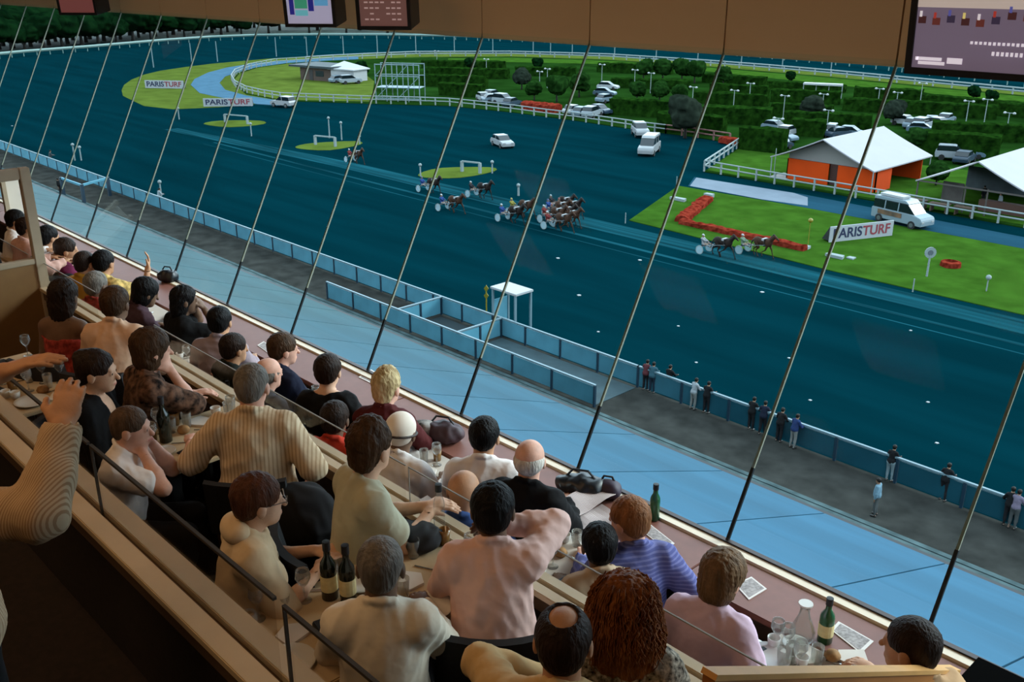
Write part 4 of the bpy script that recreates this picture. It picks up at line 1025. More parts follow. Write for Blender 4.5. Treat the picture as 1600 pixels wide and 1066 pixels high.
for i, (px, py, h) in enumerate(((515, 215, 2.6), (534, 218, 2.2), (280, 186, 1.6), (393, 212, 1.6), (562, 225, 1.0), (657, 275, 1.2), (769, 270, 1.2), (117, 250, 1.8), (127, 250, 1.5), (252, 306, 1.4))):
    pole(px, py, h, 'course_marker', ['taller white marker behind the middle goal frame', 'shorter white marker behind the middle goal frame', 'white marker below the turf tip', 'white marker below the farthest goal frame', 'low marker at the right end of the middle grass patch', 'low marker at the left end of the nearest grass patch', 'low marker at the right end of the nearest grass patch', 'white marker by the far barrier, left of two', 'white marker by the far barrier, right of two', 'white marker rising over the far barrier'][i], 'ball', 'white course markers', r=.09)
for i, px in enumerate((240, 300, 340, 432, 480, 537, 590, 650, 710, 770, 833, 860, 894, 960, 1025, 1090, 1158, 1222, 1298)):
    py = np.interp(px, [240, 430, 700, 900, 1100, 1300], [105, 88, 82, 85, 96, 112]); pole(px, py, 4.8, 'track_pole', 'slim pale pole standing along the far straight', '', 'slim poles along the far straight', r=.13, m=mat('pale_pole', (.35, .5, .52), .6))
for i, (px, py) in enumerate(((843, 143), (855, 138), (940, 130), (991, 140), (1016, 146), (1081, 172), (1145, 178), (1170, 165), (1223, 188), (1283, 185), (1370, 175), (1398, 182), (1437, 165), (1508, 198), (1537, 195), (1570, 220), (1290, 215), (1212, 230), (683, 105), (760, 120))):
    pole(px, py, 3.6, 'garden_lamp', 'twin globe lamp post standing among the hedges', 'twin', 'twin globe lamp posts among the hedges', r=.07)
wr_ = thing('long_shelter', 'long low white roofed shelter among the far hedges', 'shelter', (0, 0, 0))
a = atz(1254, 151, .1); b = atz(1314, 154, .1)
MB().beam((a.x, a.y, 2.4), (b.x, b.y, 2.4), 1.6, .3).build('roof', MATS['white_panel'], wr_)
for t in (0, .33, .66, 1):
    p = a.lerp(b, t); MB().tube([(p.x, p.y, .1), (p.x, p.y, 2.3)], .08, 6).build('post', M_rail, wr_)
# ---- grass patches and white goal frames on the track
for i, (poly, gx0, gx1, gy, lb) in enumerate((([(655, 272), (690, 263), (765, 262), (772, 268), (720, 278), (665, 278)], 722, 750, 268, 'nearest'), ([(463, 229), (490, 224), (555, 221), (563, 226), (515, 235), (470, 233)], 493, 524, 226, 'middle'), ([(318, 194), (345, 189), (405, 189), (412, 194), (360, 199)], 352, 387, 191, 'farthest'))):
    ground('grass_patch', smoothp(gp(poly), 3), .05, M_grass2, lb + ' lozenge of grass on the dark track', thick=.1)
    o = thing('goal_frame', lb + ' white goal frame standing on a grass lozenge', 'frame', (0, 0, 0))
    a = atz(gx0, gy, .05); b = atz(gx1, gy + 3, .05); hh = 1.2
    for p in (a, b): MB().box((p.x - .14, p.y - .14, .05), (p.x + .14, p.y + .14, hh)).build('upright', M_rail, o)
    MB().beam((a.x, a.y, hh), (b.x, b.y, hh), .14, .16).build('crossbar', M_rail, o)
# ---- banners
def letters(txt, size, m, parent, x, z, y, name):
    cu = bpy.data.curves.new(name, 'FONT'); cu.body = txt; cu.size = size; cu.extrude = .01; cu.offset = size * .02
    t = bpy.data.objects.new(name, cu); COL.objects.link(t); bpy.context.view_layer.update()
    me = bpy.data.meshes.new_from_object(t.evaluated_get(bpy.context.evaluated_depsgraph_get())); bpy.data.objects.remove(t)
    me.materials.clear(); me.materials.append(m)
    o = put(name, me, parent, (x, y, z)); o.rotation_euler = (math.pi / 2, 0, 0)
    w = max(v.co.x for v in me.vertices) if len(me.vertices) else 0
    return o, w
M_lb = mat('banner_navy', srgb(24, 40, 96), .7); M_lr = mat('banner_red', srgb(196, 66, 84), .7); M_bw = mat('banner_white', (.80, .83, .86), .7)
def banner(xa, ya, xb, yb, h, label, lean=.0):
    a, b = atz(xa, ya, .12), atz(xb, yb, .12); d = b - a; L = d.length
    o = thing('banner_board', label, 'banner', a, math.atan2(d.y, d.x))
    MB().box((0, 0, -.07), (L, .12, h)).build('board', M_bw, o)
    s = h * .92
    l1, w1 = letters('PARIS', s, M_lb, o, L * .04, h * .2, -.012, 'lettering'); l2, w2 = letters('TURF', s, M_lr, o, 0, h * .2, -.012, 'lettering')
    k = L * .92 / (w1 + w2 * 1.0 + .02 * L); l1.scale = (k, 1, 1); l2.scale = (k, 1, 1); l2.location.x = L * .04 + w1 * k + .01 * L
    MB().add([(0, .12, .05), (0, 1.0, .05), (0, .12, h), (L, .12, .05), (L, 1.0, .05), (L, .12, h)], [(0, 2, 1), (3, 4, 5), (1, 2, 5, 4), (0, 1, 4, 3)]).build('wedge_back', M_black, o)
    return o
banner(1296, 378, 1394, 367, 1.25, 'white banner reading PARISTURF on the near lawn')
banner(227, 137, 287, 138, 1.4, 'farthest white banner reading PARISTURF on the bend turf')
banner(318, 166, 395, 165, 1.25, 'white banner reading PARISTURF at the lower edge of the bend turf')
# ---- scattered white scraps on the track
sm = MB().prism([(-.16, -.1), (.05, -.14), (.18, .02), (.06, .13), (-.1, .1)], 0, .05).mesh('scrap', mat('white_scrap', (.85, .87, .87), .7))
for (px, py) in ((1423, 517), (1450, 629), (1266, 626), (1464, 693), (1191, 457), (1233, 560), (1060, 510), (1088, 567), (872, 404), (1000, 407), (905, 462), (935, 519), (19, 197), (1205, 645)):
    o = put('paper_scrap', sm, None, atz(px, py, .0)); tag(o, 'small white scrap lying on the dark track', 'litter', 'white scraps on the track')
    o.scale = (.55, .55, .8) if py > 500 else (.9, .9, 1)
# ---- infield pavilion and scaffold tower
pv = thing('pavilion', 'low brown pavilion with dark flat roof and white annex on the infield lawn', 'building', (0, 0, 0))
a = atz(470, 124, .14); b = atz(520, 128, .14); c = atz(556, 128, .14)
M_brick = mat('brown_brick', (.16, .09, .06), .8, var=.2, scale=3)
yy = lambda p, q: (p.y + q.y) / 2
dx_ = (b - a).normalized(); nrm = Vector((-dx_.y, dx_.x, 0))
if nrm.y < 0: nrm = -nrm
def obox(o, name, p, q, dep, z0, z1, m, back=0.0):
    p2, q2 = p + nrm * back, q + nrm * back
    vs = [Vector((v.x, v.y, z)) for z in (z0, z1) for v in (p2, q2, q2 + nrm * dep, p2 + nrm * dep)]
    return MB().add(vs, [(0, 3, 2, 1), (4, 5, 6, 7), (0, 1, 5, 4), (1, 2, 6, 5), (2, 3, 7, 6), (3, 0, 4, 7)]).build(name, m, o)
obox(pv, 'wall', a, b, 6, .14, 2.7, M_brick)
obox(pv, 'roof', a - dx_ * 2.2, b + dx_ * .8, 8, 2.7, 3.1, mat('dark_roof', (.02, .05, .06), .7), -1)
obox(pv, 'door', a + dx_ * 2.6, a + dx_ * 3.6, .1, .14, 2.2, mat('dark_door', (.04, .03, .03), .6), -.06)
obox(pv, 'window', a + dx_ * 4.4, a + dx_ * 6.6, .1, 1.0, 2.1, mat('dark_pane', (.02, .04, .05), .2), -.06)
obox(pv, 'annex_wall', b + dx_ * .1, c, 4, .14, 2.5, MATS['white_panel'], -.5)
vs = [b + dx_ * -.3 + nrm * -1 + Vector((0, 0, 2.5)), c + dx_ * .4 + nrm * -1 + Vector((0, 0, 2.2)), c + dx_ * .4 + nrm * 4 + Vector((0, 0, 2.2)), b + dx_ * -.3 + nrm * 4 + Vector((0, 0, 3.5)), b + dx_ * -.3 + nrm * -1 + Vector((0, 0, 2.8)), c + dx_ * .4 + nrm * -1 + Vector((0, 0, 2.4)), c + dx_ * .4 + nrm * 4 + Vector((0, 0, 2.4)), b + dx_ * -.3 + nrm * 4 + Vector((0, 0, 3.8))]
MB().add(vs, [(0, 3, 2, 1), (4, 5, 6, 7), (0, 1, 5, 4), (1, 2, 6, 5), (2, 3, 7, 6), (3, 0, 4, 7)]).build('annex_roof', MATS['white_panel'], pv)
sf = thing('scaffold_tower', 'pale blue open scaffold tower on the infield', 'scaffold', (0, 0, 0))
a = atz(588, 158, .1); b = atz(656, 160, .1); d = (b - a); L = d.length; u = d / L; n_ = Vector((-u.y, u.x, 0)); 
if n_.y < 0: n_ = -n_
M_sc = mat('pale_scaffold', (.34, .50, .55), .5)
HS = 6.2
for j in range(2):
    for i in range(5):
        p = a + u * (L * i / 4) + n_ * (j * 3.0); MB().tube([p, p + Vector((0, 0, HS))], .09, 6).build('standard', M_sc, sf)
    for z in (.5, 2.3, 4.2, 6.1):
        p = a + n_ * (j * 3.0) + Vector((0, 0, z)); MB().tube([p, p + u * L], .09, 6).build('ledger', M_sc, sf)
for i in range(4):
    for k_, (z0, z1) in enumerate(((.5, 2.3), (2.3, 4.2), (4.2, 6.1))):
        if (i + k_) % 2 == 0:
            p = a + u * (L * i / 4); q = a + u * (L * (i + 1) / 4); MB().tube([p + Vector((0, 0, z0)), q + Vector((0, 0, z1))], .06, 6).build('brace', M_sc, sf)
p = a + Vector((0, 0, 2.25)); MB().add([p, p + u * L, p + u * L + n_ * 3, p + n_ * 3] + [v + Vector((0, 0, .1)) for v in (p, p + u * L, p + u * L + n_ * 3, p + n_ * 3)], [(0, 3, 2, 1), (4, 5, 6, 7), (0, 1, 5, 4), (1, 2, 6, 5), (2, 3, 7, 6), (3, 0, 4, 7)]).build('deck', M_sc, sf)
# ---- marquees
M_tent = mat('white_canvas', (.78, .74, .78), .7, var=.03, scale=.5)
M_tent_in = mat('canvas_edge', (.55, .50, .46), .7)
M_orange = mat('orange_canvas', (1.35, .13, .008), .8, spec=.1, var=.06, scale=.6)
def marquee(label, el, er, apex, depth, ze, zr):
    o = thing('marquee', label, 'tent', (0, 0, 0))
    L_, R_ = atz(*el, ze), atz(*er, ze); Y = (L_.y + R_.y) / 2
    xc = (L_.x + R_.x) / 2
    t = .12
    for nm, x0, x1 in (('roof_slope', L_.x, xc), ('roof_slope', R_.x, xc)):
        # slightly sagging canvas slope
        ns = 6; vs = []; fs = []
        for i in range(ns + 1):
            f = i / ns; x = x0 + (x1 - x0) * f; z = ze + (zr - ze) * f - .35 * f * (1 - f)
            for y in (Y, Y + depth): vs += [(x, y, z), (x, y, z - t)]
        for i in range(ns):
            q = i * 4; w = q + 4
            fs += [(q, w, w + 2, q + 2), (q + 1, q + 3, w + 3, w + 1), (q, q + 1, w + 1, w), (q + 2, w + 2, w + 3, q + 3)]
        fs += [(0, 2, 3, 1), (ns * 4, ns * 4 + 1, ns * 4 + 3, ns * 4 + 2)]
        b_ = bmesh.new(); me = MB().add(vs, fs).mesh(nm, M_tent); b_.from_mesh(me); bmesh.ops.recalc_face_normals(b_, faces=b_.faces[:]); b_.to_mesh(me); b_.free()
        put(nm, me, o)
    return o, L_.x, R_.x, xc, Y
mq, lx, rx_, xc, ty = marquee('white roofed marquee with orange walls on the lawn', (1218, 241), (1352, 272), (1285, 218), 13.0, 2.5, 5.0)
w0, w1, wy = lx + 1.4, rx_ - .25, ty + 1.2
def wallbox(o, nm, x0, x1, y0, y1, z0, z1, m): return MB().box((x0, y0, z0), (x1, y1, z1)).build(nm, m, o)
xd0 = w0 + (w1 - w0) * .48; xd1 = w0 + (w1 - w0) * .58
wallbox(mq, 'orange_wall', w0, xd0, wy, wy + .12, .15, 2.35, M_orange); wallbox(mq, 'orange_wall', xd1, w1, wy, wy + .12, .15, 2.35, M_orange)
wallbox(mq, 'doorway', xd0, xd1, wy + .3, wy + .4, .15, 2.35, mat('doorway_brown', (.12, .03, .015), .8))
wallbox(mq, 'orange_wall', w0, w0 + .12, wy, wy + 10, .15, 2.3, M_orange); wallbox(mq, 'orange_wall', w1 - .12, w1, wy, wy + 3.2, .15, 2.3, M_orange)
wallbox(mq, 'back_wall', w0, w1, wy + 10, wy + 10.1, .15, 2.3, M_orange)
rz = lambda x: (lambda f: 2.5 + 2.5 * f - .35 * f * (1 - f) - .2)(1 - abs(x - xc) / ((rx_ - lx) / 2))
MB().prism([(w0, 2.35), (w1, 2.35), (w1, max(2.36, rz(w1))), ((xc + w1) / 2, rz((xc + w1) / 2)), (xc, rz(xc) - .05), ((xc + w0) / 2, rz((xc + w0) / 2)), (w0, max(2.36, rz(w0)))], -.05, .05, M=Matrix.Translation((0, wy + .3, 0)) @ Matrix.Rotation(math.pi / 2, 4, 'X')).build('gable_panel', M_tent_in, mq)
for x in (lx + .15, rx_ - .1):
    for y in (ty + .1, ty + 12.8): MB().tube([(x, y, .1), (x, y, 2.45)], .06, 7).build('pole', M_rail, mq)
wallbox(mq, 'ground_sheet', w0 - 1.8, w0 + .3, wy - .8, wy + 2.5, .12, .2, mat('pale_sheet', (.62, .58, .55), .8))
mq2, lx2, rx2, xc2, ty2 = marquee('open sided white marquee at the right edge', (1442, 278), (1610, 314), (1532, 252), 13.0, 2.5, 5.0)
for x in (lx2 + .2, xc2 - .8, xc2 + 1.2, rx2 - .2):
    for y in (ty2 + .2, ty2 + 12.6): MB().tube([(x, y, .1), (x, y, 2.6)], .08, 7).build('pole', mat('brown_pole', (.16, .13, .11), .7), mq2)
wallbox(mq2, 'back_wall', lx2 + .4, rx2 - .4, ty2 + 11, ty2 + 11.1, .15, 2.5, mat('grey_canvas', (.16, .20, .22), .8, var=.3, scale=.6))
wallbox(mq2, 'inner_panel', lx2 + 1.4, lx2 + 3.4, ty2 + 3, ty2 + 3.1, .15, 2.2, mat('stone_panel', (.22, .18, .16), .8, var=.3, scale=1))
wallbox(mq2, 'bar_counter', xc2 - .2, rx2 - .5, ty2 + 2.2, ty2 + 2.9, .15, 1.15, mat('brown_counter', (.20, .08, .05), .7))
wallbox(mq2, 'crossbeam', lx2, rx2, ty2 + .05, ty2 + .15, 2.42, 2.55, MATS['brown_pole'])
for i, (x, y) in enumerate(((lx2 + .8, ty2 - .6), (lx2 + 3.0, ty2 - .9), (lx2 + 5.2, ty2 - .7))):
    o = thing('picnic_table', ['brown picnic table under the right marquee, leftmost', 'brown picnic table under the right marquee, middle', 'brown picnic table under the right marquee, rightmost'][i], 'table', (x, y, .12))
    MB().box((-.9, -.4, .7), (.9, .4, .78)).build('table_top', mat('picnic_wood', (.22, .13, .08), .8, var=.2), o)
    for sx in (-.7, .7): MB().box((sx - .05, -.35, 0), (sx + .05, .35, .7)).build('trestle', MATS['picnic_wood'], o)
# ---- vehicles (local: length along X, nose at +X)
M_tyre = mat('tyre', (.012, .012, .012), .8); M_cglass = mat('car_glass', (.015, .03, .04), .12)
def vehicle(name, label, cat, loc, yaw, kind, paint, group=None, parts=True, sc=1.0):
    o = thing(name, label, cat, loc, yaw, group); o.scale = (sc, sc, sc)
    if kind == 'car':
        prof = [(-2.0, .28), (-2.05, .7), (-1.9, .92), (-1.0, .98), (.75, .95), (1.75, .80), (2.05, .62), (2.05, .28)]; gl = [(-1.75, .93), (-1.35, 1.40), (.15, 1.42), (.95, .93)]; rf = [(-1.33, 1.385), (-1.28, 1.45), (.1, 1.47), (.2, 1.40)]; wx = (-1.25, 1.3); W = .85; wr = .31
    elif kind == 'suv':
        prof = [(-2.1, .35), (-2.15, .9), (-2.05, 1.1), (.8, 1.12), (1.9, 1.0), (2.15, .75), (2.15, .35)]; gl = [(-2.0, 1.08), (-1.85, 1.68), (.1, 1.70), (.95, 1.1)]; rf = [(-1.9, 1.66), (-1.8, 1.76), (.0, 1.78), (.2, 1.68)]; wx = (-1.35, 1.35); W = .9; wr = .36
    else:
        prof = [(-2.6, .35), (-2.62, 1.15), (-2.58, 1.25), (1.7, 1.25), (2.5, 1.05), (2.62, .8), (2.62, .35)]; gl = [(-2.55, 1.22), (-2.5, 2.0), (1.0, 2.02), (1.85, 1.2)]; rf = [(-2.56, 1.95), (-2.5, 2.25), (.75, 2.28), (1.1, 2.0)]; wx = (-1.7, 1.7); W = .95; wr = .36
    def pr(p, w, m, nm, inset=0):
        Mx = Matrix.Translation((0, w, 0)) @ Matrix.Rotation(math.pi / 2, 4, 'X')
        return MB().prism(p, 0, 2 * w, M=Mx).build(nm, m, o, bevel=.05)
    body = pr(prof, W, paint, 'body'); pr(gl, W * .88, M_cglass, 'glasshouse'); pr(rf, W * .86, paint, 'roof')
    if not parts:
        for x in wx:
            for s in (-1, 1): MB().lathe([(.02, -.1), (wr, -.1), (wr, .1), (.02, .1)], 8, Matrix.Translation((x, s * (W - .05), wr)) @ Matrix.Rotation(math.pi / 2, 4, 'X')).build('wheel', M_tyre, o)
        return o
    for x in wx:
        for s in (-1, 1):
            w = MB().lathe([(.02, -.1), (wr, -.1), (wr, .1), (.02, .1)], 14, Matrix.Translation((x, s * (W - .05), wr)) @ Matrix.Rotation(math.pi / 2, 4, 'X')).build('wheel', M_tyre, o)
            MB().lathe([(.02, -.115), (wr * .6, -.115), (wr * .55, .115), (.02, .115)], 10, Matrix.Translation((x, s * (W - .05), wr)) @ Matrix.Rotation(math.pi / 2, 4, 'X')).build('hubcap', mat('hubcap', (.45, .5, .52), .3, metal=.6), w)
    for s in (-1, 1):
        MB().box((prof[-2][0] - .12, s * W * .68 - .16, .62), (prof[-2][0] + .03, s * W * .68 + .16, .78)).build('headlight', mat('headlight', (.85, .87, .88), .2), o)
    for x in ((-.45,) if kind != 'van' else (-1.3, .1)):
        for s in (-1, 1): MB().beam((x, s * W * .885, gl[0][1]), (x + .05, s * W * .885, gl[1][1]), .05, .1, up=(1, 0, 0)).build('pillar', paint, o)
    return o
M_vw = mat('vehicle_white', (.66, .68, .70), .35); M_vs = mat('vehicle_silver', (.48, .58, .66), .3, metal=.3)
A_ = math.atan2
vehicle('van', 'white van with red trim beside the bend rail', 'van', atz(443, 167, .05), math.radians(-165), 'suv', M_vw)
vehicle('car', 'white estate car alone on the dark track', 'car', atz(785, 229, 0), math.radians(-20), 'car', M_vw)
vehicle('van', 'white van parked on the track by the infield rail', 'van', atz(1014, 240, 0), math.radians(-62), 'van', M_vw)
vehicle('car', 'white car tucked behind the parked white van', 'car', atz(1000, 212, .1), math.radians(-40), 'suv', M_vw)
mv = vehicle('minibus', 'pale blue grey minibus on the road behind the banner', 'van', atz(1408, 350, .03), math.radians(-12), 'van', mat('vehicle_pale_blue', (.46, .60, .68), .35))
MB().box((-1.9, -.99, .75), (.6, -.965, 1.15)).build('side_logo', mat('minibus_logo', (.16, .15, .10), .6, var=.6, scale=1.2, col2=(.45, .22, .10)), mv)
MB().box((-2.2, -.5, 2.3), (.2, .5, 2.5)).build('roof_box', MATS['white_panel'], mv)
cars = [(756, 158), (772, 160), (788, 163), (800, 166), (770, 153), (897, 178), (910, 181), (925, 183), (938, 178), (945, 150), (950, 140), (947, 160), (1204, 228), (1215, 233), (1222, 220), (1230, 212), (1212, 205), (1298, 212), (1312, 215), (1330, 214), (1415, 196), (1428, 200), (1442, 202), (1455, 196), (1440, 208), (1468, 200), (1478, 192), (1490, 250), (1506, 254), (1512, 246), (1398, 256), (530, 129), (548, 131)]
cl = [(.80, .84, .88), (.35, .48, .58), (.62, .70, .76), (.05, .10, .16), (.20, .32, .42)]
proto = {}
for i, (px, py) in enumerate(cars):
    k = i % 5
    if k not in proto:
        proto[k] = vehicle('parked_car', 'parked car', 'car', (0, 0, 0), 0, 'car' if k != 2 else 'suv', mat('parked_paint_%d' % k, cl[k], .35), 'cars parked in the infield', parts=False); o = proto[k]
    else: o = copy_tree(proto[k])
    o.location = atz(px, py, .12); o.rotation_euler = (0, 0, rh.choice([.2, 1.4, 1.7, -.3]) + rh.uniform(-.2, .2))
    where = 'by the rail left of the red flowers' if px < 810 and px > 700 else 'by the rail right of the red flowers' if px < 940 else 'in a file between the hedges' if px < 960 else 'left of the orange marquee' if px < 1240 else 'behind the orange marquee roof' if px < 1340 else 'between the hedges at right' if px < 1480 else 'behind the right marquee'
    if px in (530, 548): where = 'beside the infield pavilion'
    if px == 1398: where = 'behind the orange marquee roof'
    o['label'] = ['white', 'blue grey', 'silver', 'dark', 'slate blue'][k] + ' car parked ' + where
# ---- harness horses
M_bay = mat('bay_coat', (.10, .045, .025), .7, spec=.1, var=.25, scale=3); M_dbay = mat('dark_coat', (.035, .022, .018), .7, spec=.1, var=.2, scale=3)
HM = {}
def horse_mesh(ph, m):
    key = (ph, m.name)
    if key in HM: return HM[key]
    s = math.sin(ph * 2.1)
    pr = [ell((0, -.45, 1.28), (.27, .42, .30), k=.12), ell((0, .05, 1.22), (.25, .50, .28), k=.12), ell((0, .48, 1.26), (.24, .36, .33), k=.12),
          cap((0, .62, 1.40), (0, 1.02, 1.82), .19, .12, .1), cap((0, 1.00, 1.86), (0, 1.38, 1.62), .115, .065, .05), cap((.05, .99, 1.93), (.06, .98, 2.03), .03, .01, .02), cap((-.05, .99, 1.93), (-.06, .98, 2.03), .03, .01, .02)]
    for sx, sg in ((-1, 1), (1, -1)):
        a = .42 * sg * (1 if ph % 2 == 0 else .6)
        x = sx * .15
        sh = (x, .52, 1.10); kn = (x, .55 + a * .75, .66 + .06 * (a > 0)); ft = (x, .55 + a * 1.0 + (.05 if a > 0 else -.30), .34 if a > 0 else .42); hf = (x, ft[1] + .12, .06 if a > 0 else .16)
        pr += [cap(sh, kn, .11, .065, .05), cap(kn, ft, .055, .042, .02), cap(ft, hf, .042, .058, .02)]
        b = -a
        hp = (x, -.52, 1.15); st = (x, -.40 + b * .5, .78); hk = (x, -.68 + b * .8, .55); fl = (x, -.62 + b * 1.05, .22); hf = (x, fl[1] + .10, .06)
        pr += [cap(hp, st, .17, .10, .06), cap(st, hk, .09, .06, .03), cap(hk, fl, .05, .042, .02), cap(fl, hf, .042, .06, .02)]
    V, Q = blob(pr, .05)
    tl = blob([cap((0, -.82, 1.38), (0, -1.0, 1.1), .05, .06, .04), cap((0, -1.0, 1.1), (0, -1.12, .7), .06, .02, .04)], .04)
    mn = blob([cap((0, .58, 1.62), (0, .92, 2.0), .05, .035, .04), cap((0, .92, 2.0), (0, 1.12, 1.9), .035, .02, .03)], .03)
    HM[key] = (vmesh('body', V, Q, m), vmesh('tail', tl[0], tl[1], M_black), vmesh('mane', mn[0], mn[1], M_black))
    return HM[key]
M_hub = mat('wheel_disc', (.55, .66, .70), .4); M_shaft = mat('sulky_frame', (.25, .32, .35), .4, metal=.4)
SK = {}
def sulky_meshes():
    if SK: return SK
    n = 20; vs = []; fs = []
    for k in range(n):
        an = 2 * math.pi * k / n
        for r, x in ((.36, -.02), (.36, .02), (.31, .02), (.31, -.02)): vs.append((x, r * math.cos(an), r * math.sin(an)))
    for k in range(n):
        for j in range(4): fs.append((k * 4 + j, ((k + 1) % n) * 4 + j, ((k + 1) % n) * 4 + (j + 1) % 4, k * 4 + (j + 1) % 4))
    SK['tyre'] = MB().add(vs, fs).mesh('tyre', M_rail)
    SK['disc'] = MB().lathe([(.02, -.012), (.31, -.006), (.31, .006), (.02, .012)], 20, Matrix.Rotation(math.pi / 2, 4, 'Y')).mesh('wheel_disc', glass_mat('clear_wheel_disc', (.6, .75, .8), .05, haze=.35, hazecol=(.5, .62, .66)))
    SK['axle'] = MB().tube([(-.62, 0, .36), (-.55, 0, .55), (.55, 0, .55), (.62, 0, .36)], .025, 6).mesh('axle', M_shaft)
    SK['shaft'] = MB().tube([(0, -.1, .55), (0, .7, .8), (0, 2.2, 1.12)], .025, 6).mesh('shaft', M_shaft)
    SK['seat'] = MB().box((-.2, -.16, .56), (.2, .16, .66)).mesh('seat', M_black, bevel=.02)
    return SK
def trotter(x, y, i, silk, lab, coat, ph):
    yaw = -math.pi / 2 + rh.uniform(-.06, .06)
    hb, ht, hm_ = horse_mesh(ph, coat)
    o = thing('horse', lab[0], 'horse', (x, y, 0), yaw, 'harness racing horses')
    put('body', hb, o); put('tail', ht, o); put('mane', hm_, o)
    MB().box((-.28, .22, .95), (.28, .30, 1.56)).build('girth', mat('harness_leather', (.02, .015, .012), .5), o)
    MB().box((-.29, .02, 1.40), (.29, .24, 1.55)).build('saddle_cloth', mat('number_cloth', (.75, .76, .78), .7), o)
    s = sulky_meshes(); u = Vector((-math.sin(yaw), math.cos(yaw), 0)); q = Vector((x, y, 0)) - u * 1.75
    so = thing('sulky', lab[1], 'sulky', q, yaw, 'racing sulkies')
    for sx in (-.62, .62):
        w = put('wheel_disc', s['disc'], so, (sx, 0, .36)); put('tyre', s['tyre'], w)
    put('axle', s['axle'], so); put('seat', s['seat'], so)
    for sx in (-.36, .36): put('shaft', s['shaft'], so, (sx, 0, 0))
    person(lab[2], None, 0, 0, pose='sulky', lean=-.25, nod=.0, arms=('reins', 'reins'), top=silk, legm=cloth('white_breeches', (.75, .76, .78)), hair=('cap', lab[3]), h=.04, fine=False,
           xyz=(q.x - u.x * .05, q.y - u.y * .05, .18), yaw=yaw, group='sulky drivers', collar=False, folds=0)
wc = mat('helmet_white', (.80, .82, .85), .4); bc = mat('helmet_blue', (.04, .09, .30), .4); rc = mat('helmet_red', (.35, .05, .04), .4); yc = mat('helmet_yellow', (.6, .5, .1), .4)
silks = [cloth('silk_green_white', (.30, .42, .30)), cloth('silk_white_black', (.55, .56, .58)), cloth('silk_blue', (.03, .10, .38)), cloth('silk_red', (.32, .04, .04)), cloth('silk_yellow', (.5, .42, .08)), cloth('silk_dark', (.03, .03, .04))]
TR = [(1128, 402, 'trailing horse of the pair by the red flower strip', 'behind the trailing horse by the red flower strip', 1, wc, M_dbay), (1190, 402, 'leading horse of the pair by the red flower strip', 'behind the leading horse by the red flower strip', 0, wc, M_bay),
      (880, 362, 'nearest horse of the dense pack', 'behind the nearest horse of the pack', 3, wc, M_bay), (886, 350, 'second horse of the dense pack', 'behind the second horse of the pack', 5, rc, M_dbay), (878, 342, 'third horse of the dense pack', 'behind the third horse of the pack', 2, bc, M_bay), (884, 334, 'farthest horse of the dense pack', 'behind the farthest horse of the pack', 5, wc, M_dbay),
      (872, 352, 'rearmost horse of the dense pack, near side', 'behind the rearmost near horse of the pack', 3, wc, M_bay), (893, 356, 'foremost horse of the dense pack, near side', 'behind the foremost near horse of the pack', 2, wc, M_bay), (896, 340, 'foremost horse of the dense pack, far side', 'behind the foremost far horse of the pack', 5, rc, M_dbay),
      (806, 350, 'nearer horse of the two chasing the pack', 'behind the nearer horse chasing the pack', 2, wc, M_dbay), (822, 340, 'farther horse of the two chasing the pack', 'behind the farther horse chasing the pack', 4, yc, M_bay), (757, 311, 'lone horse beside the nearest goal frame', 'behind the lone horse by the goal frame', 5, wc, M_dbay),
      (712, 333, 'brown horse trailing on the near side', 'behind the brown trailing horse', 2, wc, M_bay), (678, 303, 'horse trailing on the far side', 'behind the far trailing horse', 2, bc, M_dbay), (560, 256, 'last horse far behind the field', 'behind the last horse of the field', 3, wc, M_bay)]
SN = ['green', 'white', 'blue', 'red', 'yellow', 'dark']
for i, (px, py, l1, l2, sk_, hc, coat) in enumerate(TR):
    p = atz(px, py, 0)
    trotter(p.x, p.y, i, silks[sk_], ('dark ' + l1 if 'brown' not in l1 else l1, 'light two wheeled sulky ' + l2, 'driver in ' + SN[sk_] + ' silks on the sulky ' + l2, hc), coat, i % 2)
# ---- onlookers at the barrier (pixel = feet)
NV, BK, GR = cloth('navy_jacket', (.012, .02, .05)), cloth('black_jacket', (.008, .009, .011)), cloth('grey_coat', (.10, .12, .13))
LBc, WHc, BLc = cloth('pale_blue_shirt', (.30, .52, .66)), cloth('white_top', (.62, .68, .72)), cloth('blue_jumper', (.02, .06, .22))
JN = cloth('denim', (.03, .06, .10)); DK = cloth('dark_trousers', (.025, .025, .03)); GT = cloth('grey_trousers', (.16, .18, .18)); LT = cloth('pale_trousers', (.42, .44, .42))
def onlooker(label, px, py, top, leg, yaw=0.0, arms=('fence', 'fence'), lean=.2, fem=False, hm=None, hs='short', sleeve='long'):
    p = atz(px, py, .03)
    person(label, None, 0, 0, pose='stand', lean=lean, nod=.1, arms=arms, top=top, legm=leg, fem=fem, hair=(hs, hm or hairm('dark', (.02, .014, .01))), h=.03, fine=False, xyz=(p.x, p.y, .03), yaw=yaw, group='onlookers at the barrier', sleeve=sleeve, collar=False)
RD = cloth('dull_red_jacket', (.20, .05, .06))
onlooker('onlooker in navy leaning far over the barrier, leftmost of the row', 1018, 614, cloth('teal_jacket', (.06, .18, .24)), JN, .3)
onlooker('onlooker in dull red behind the leftmost leaning onlooker', 1008, 610, RD, DK, .2)
onlooker('small dark child standing at the barrier', 1044, 618, BK, DK, 0, lean=.05)
onlooker('onlooker in white top and blue waist leaning on the barrier', 1082, 640, WHc, LT, -.2, fem=True)
onlooker('dark onlooker right beside the white topped onlooker', 1102, 646, BK, DK, 0)
onlooker('dark onlooker, left of the three standing close together', 1172, 672, BK, DK, 0)
onlooker('dark onlooker, middle of the three standing close together', 1190, 679, NV, DK, .2)
